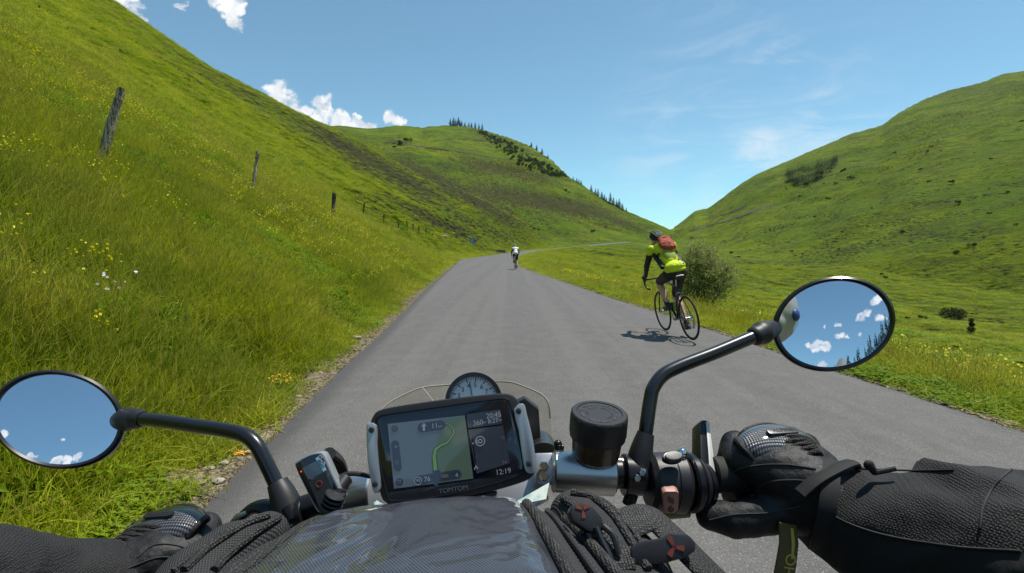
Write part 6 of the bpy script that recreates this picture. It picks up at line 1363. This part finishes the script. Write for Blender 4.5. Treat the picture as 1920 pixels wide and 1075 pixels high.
bk = bicycle((c1.x, c1.y, z1), hd, ln_, 'black road bicycle leaning left under the nearer cyclist')
cy = cyclist((c1.x, c1.y, z1), hd, ln_, 'nearer cyclist in fluorescent yellow jersey and black shorts, seen from behind', JY, JB, JB, True)
# pale mesh centre of the back, pocket patch
mk('back_panel', *ellipsoid((0, -.115, 1.27), (.105, .06, .13), Matrix.Rotation(R(-38), 3, 'X')), JO, cy.children[1], world=False)
mk('pocket_badge', *ellipsoid((.085, -.335, 1.13), (.035, .02, .018)), mat('badge_sky', (.08, .25, .6), .5), cy.children[1], world=False)
bp_ = empty('backpack', (c1.x, c1.y, z1), 'small rust red backpack on the back of the nearer cyclist', 'backpack'); bp_.rotation_mode = 'ZYX'; bp_.rotation_euler = (0, ln_, hd)
Rb = Matrix.Rotation(R(-48), 3, 'X')
remesh('bag_body', [ellipsoid((.02, -.03, 1.445), (.120, .062, .12), Rb), ellipsoid((.02, .05, 1.515), (.105, .052, .065), Rb), ellipsoid((.04, -.08, 1.405), (.095, .05, .07), Rb)], .008, RED, bp_, 2, world=False, disp=lambda co, no: co + no*((fbm(co[:, 0]*18, co[:, 1]*18 + co[:, 2]*14, 5, 3)*.016)[:, None]))
mk('top_strap', *tube(bez([(-.09, .03, 1.50), (0, .02, 1.545), (.10, .02, 1.53)], 5), .009, 8), JB, bp_, world=False)
for s in (-1, 1): mk('shoulder_strap', *tube(bez([(s*.10, .07, 1.49), (s*.145, .17, 1.46), (s*.165, .17, 1.36), (s*.17, .05, 1.27), (s*.13, -.08, 1.32)], 6), .014, 10, flat=.5), JB, bp_, world=False)
mk('pocket_seam', *tube(bez([(-.08, -.10, 1.42), (0, -.125, 1.435), (.10, -.11, 1.43)], 5), .004, 6), JB, bp_, world=False)
bo = empty('water_bottle', (c1.x, c1.y, z1), 'pale yellow green water bottle in the frame of the nearer bicycle', 'bottle'); bo.rotation_mode = 'ZYX'; bo.rotation_euler = (0, ln_, hd)
mk('body', *tube([Vector(p) for p in [(0, -.075, .40), (0, -.08, .52), (0, -.085, .55)]], [.037, .037, .025], 16), mat('bottle_lime', (.42, .50, .10), .35, translucent=.3), bo, world=False); mk('cap', *tube([Vector(p) for p in [(0, -.085, .55), (0, -.088, .58)]], [.028, .014], 14), FRW, bo, world=False)
c2 = P(966, 505, 34.); c2.z = 0.03; c2.x = (966-960)/FP*34.3
bicycle(tuple(c2), R(4), R(1), 'far road bicycle under the cyclist in white')
cyclist(tuple(c2), R(4), R(1), 'far cyclist in white jersey and black shorts near the bend', JW, JB, JB, False)

# ------------------------------------------------------------------ what the mirrors look back at: a rocky peak and conifers
V, F = [], []; AZ0, AZ1, na_, nr2 = 178, 214, 120, 40; cen = azel(190, 0)
for j in range(nr2 + 1):
    for i in range(na_ + 1):
        a = AZ0 + (AZ1 - AZ0)*i/na_; r_ = 2300 + 900*j/nr2; x, y = math.sin(R(a))*r_, math.cos(R(a))*r_; pk_ = max(0, 1 - abs(a - 185.6)/4.6); rg = .45*max(0, 1 - abs(a - 200)/10)
        t_ = 1 - abs(j/nr2 - .5)*2; z = -30 + t_**.8*(730*pk_**.5 + 420*rg) + 110*t_*float(fbm(np.array([x/120]), np.array([y/120]), 61, 5)[0]); V.append((x, y, z))
for j in range(nr2):
    for i in range(na_): a = j*(na_+1) + i; F.append((a, a+1, a+na_+2, a+na_+1))
RK = mat('grey_rock', (.24, .23, .22), .9); t = NT(RK.node_tree); gpz = t.add('ShaderNodeNewGeometry').outputs['Position']; t.link(t.mix(t.ramp(t.noise(gpz, .012, 6, .7), .60, .63), (.23, .22, .21), (.75, .77, .8)), t.n['Principled BSDF'].inputs['Base Color'])
o = mk('mountain', V, F, RK); tag(o, kind='structure')
fu = []
for k in range(44):
    a = 176.8 + k*.18 + rt.uniform(-.12, .12); top = 14.2 + 9.0*max(0, (183.6 - a))/8; r_ = 60 + 4*rt.random(); x, y = math.sin(R(a))*r_, math.cos(R(a))*r_; z = gz(x, y); h_ = CAMZ + r_*math.tan(R(top*rt.uniform(.78, 1.05))) - z; s = max(h_, 3)/12; i = rt.randrange(3)
    dup(cps[i], (x, y, z - .3), rt.uniform(0, 6), (.75, .75, s), 'dark conifer behind the rider, one of the strip mirrored at right', 'conifers reflected in the right mirror')
# ------------------------------------------------------------------ thin summer haze between here and the far slopes
hz = bpy.data.materials.new('haze'); hz.use_nodes = True; t = NT(hz.node_tree); t.n.clear(); pv = t.add('ShaderNodeVolumePrincipled')
pv.inputs['Color'].default_value = (.80, .90, 1, 1); pv.inputs['Density'].default_value = .000022; pv.inputs['Anisotropy'].default_value = .2; ot = t.add('ShaderNodeOutputMaterial'); t.link(pv.outputs[0], ot.inputs['Volume'])
mn = float(GZ.min()) - 1; V = [(x, y, z) for z in (mn, 740.) for x, y in ((-3750, -3750), (3750, -3750), (3750, 3750), (-3750, 3750))]
o = mk('haze', V, [(0, 1, 2, 3), (4, 7, 6, 5), (0, 4, 5, 1), (1, 5, 6, 2), (2, 6, 7, 3), (3, 7, 4, 0)], hz, smooth=False); tag(o, kind='stuff', label='thin pale summer haze over the far slopes')
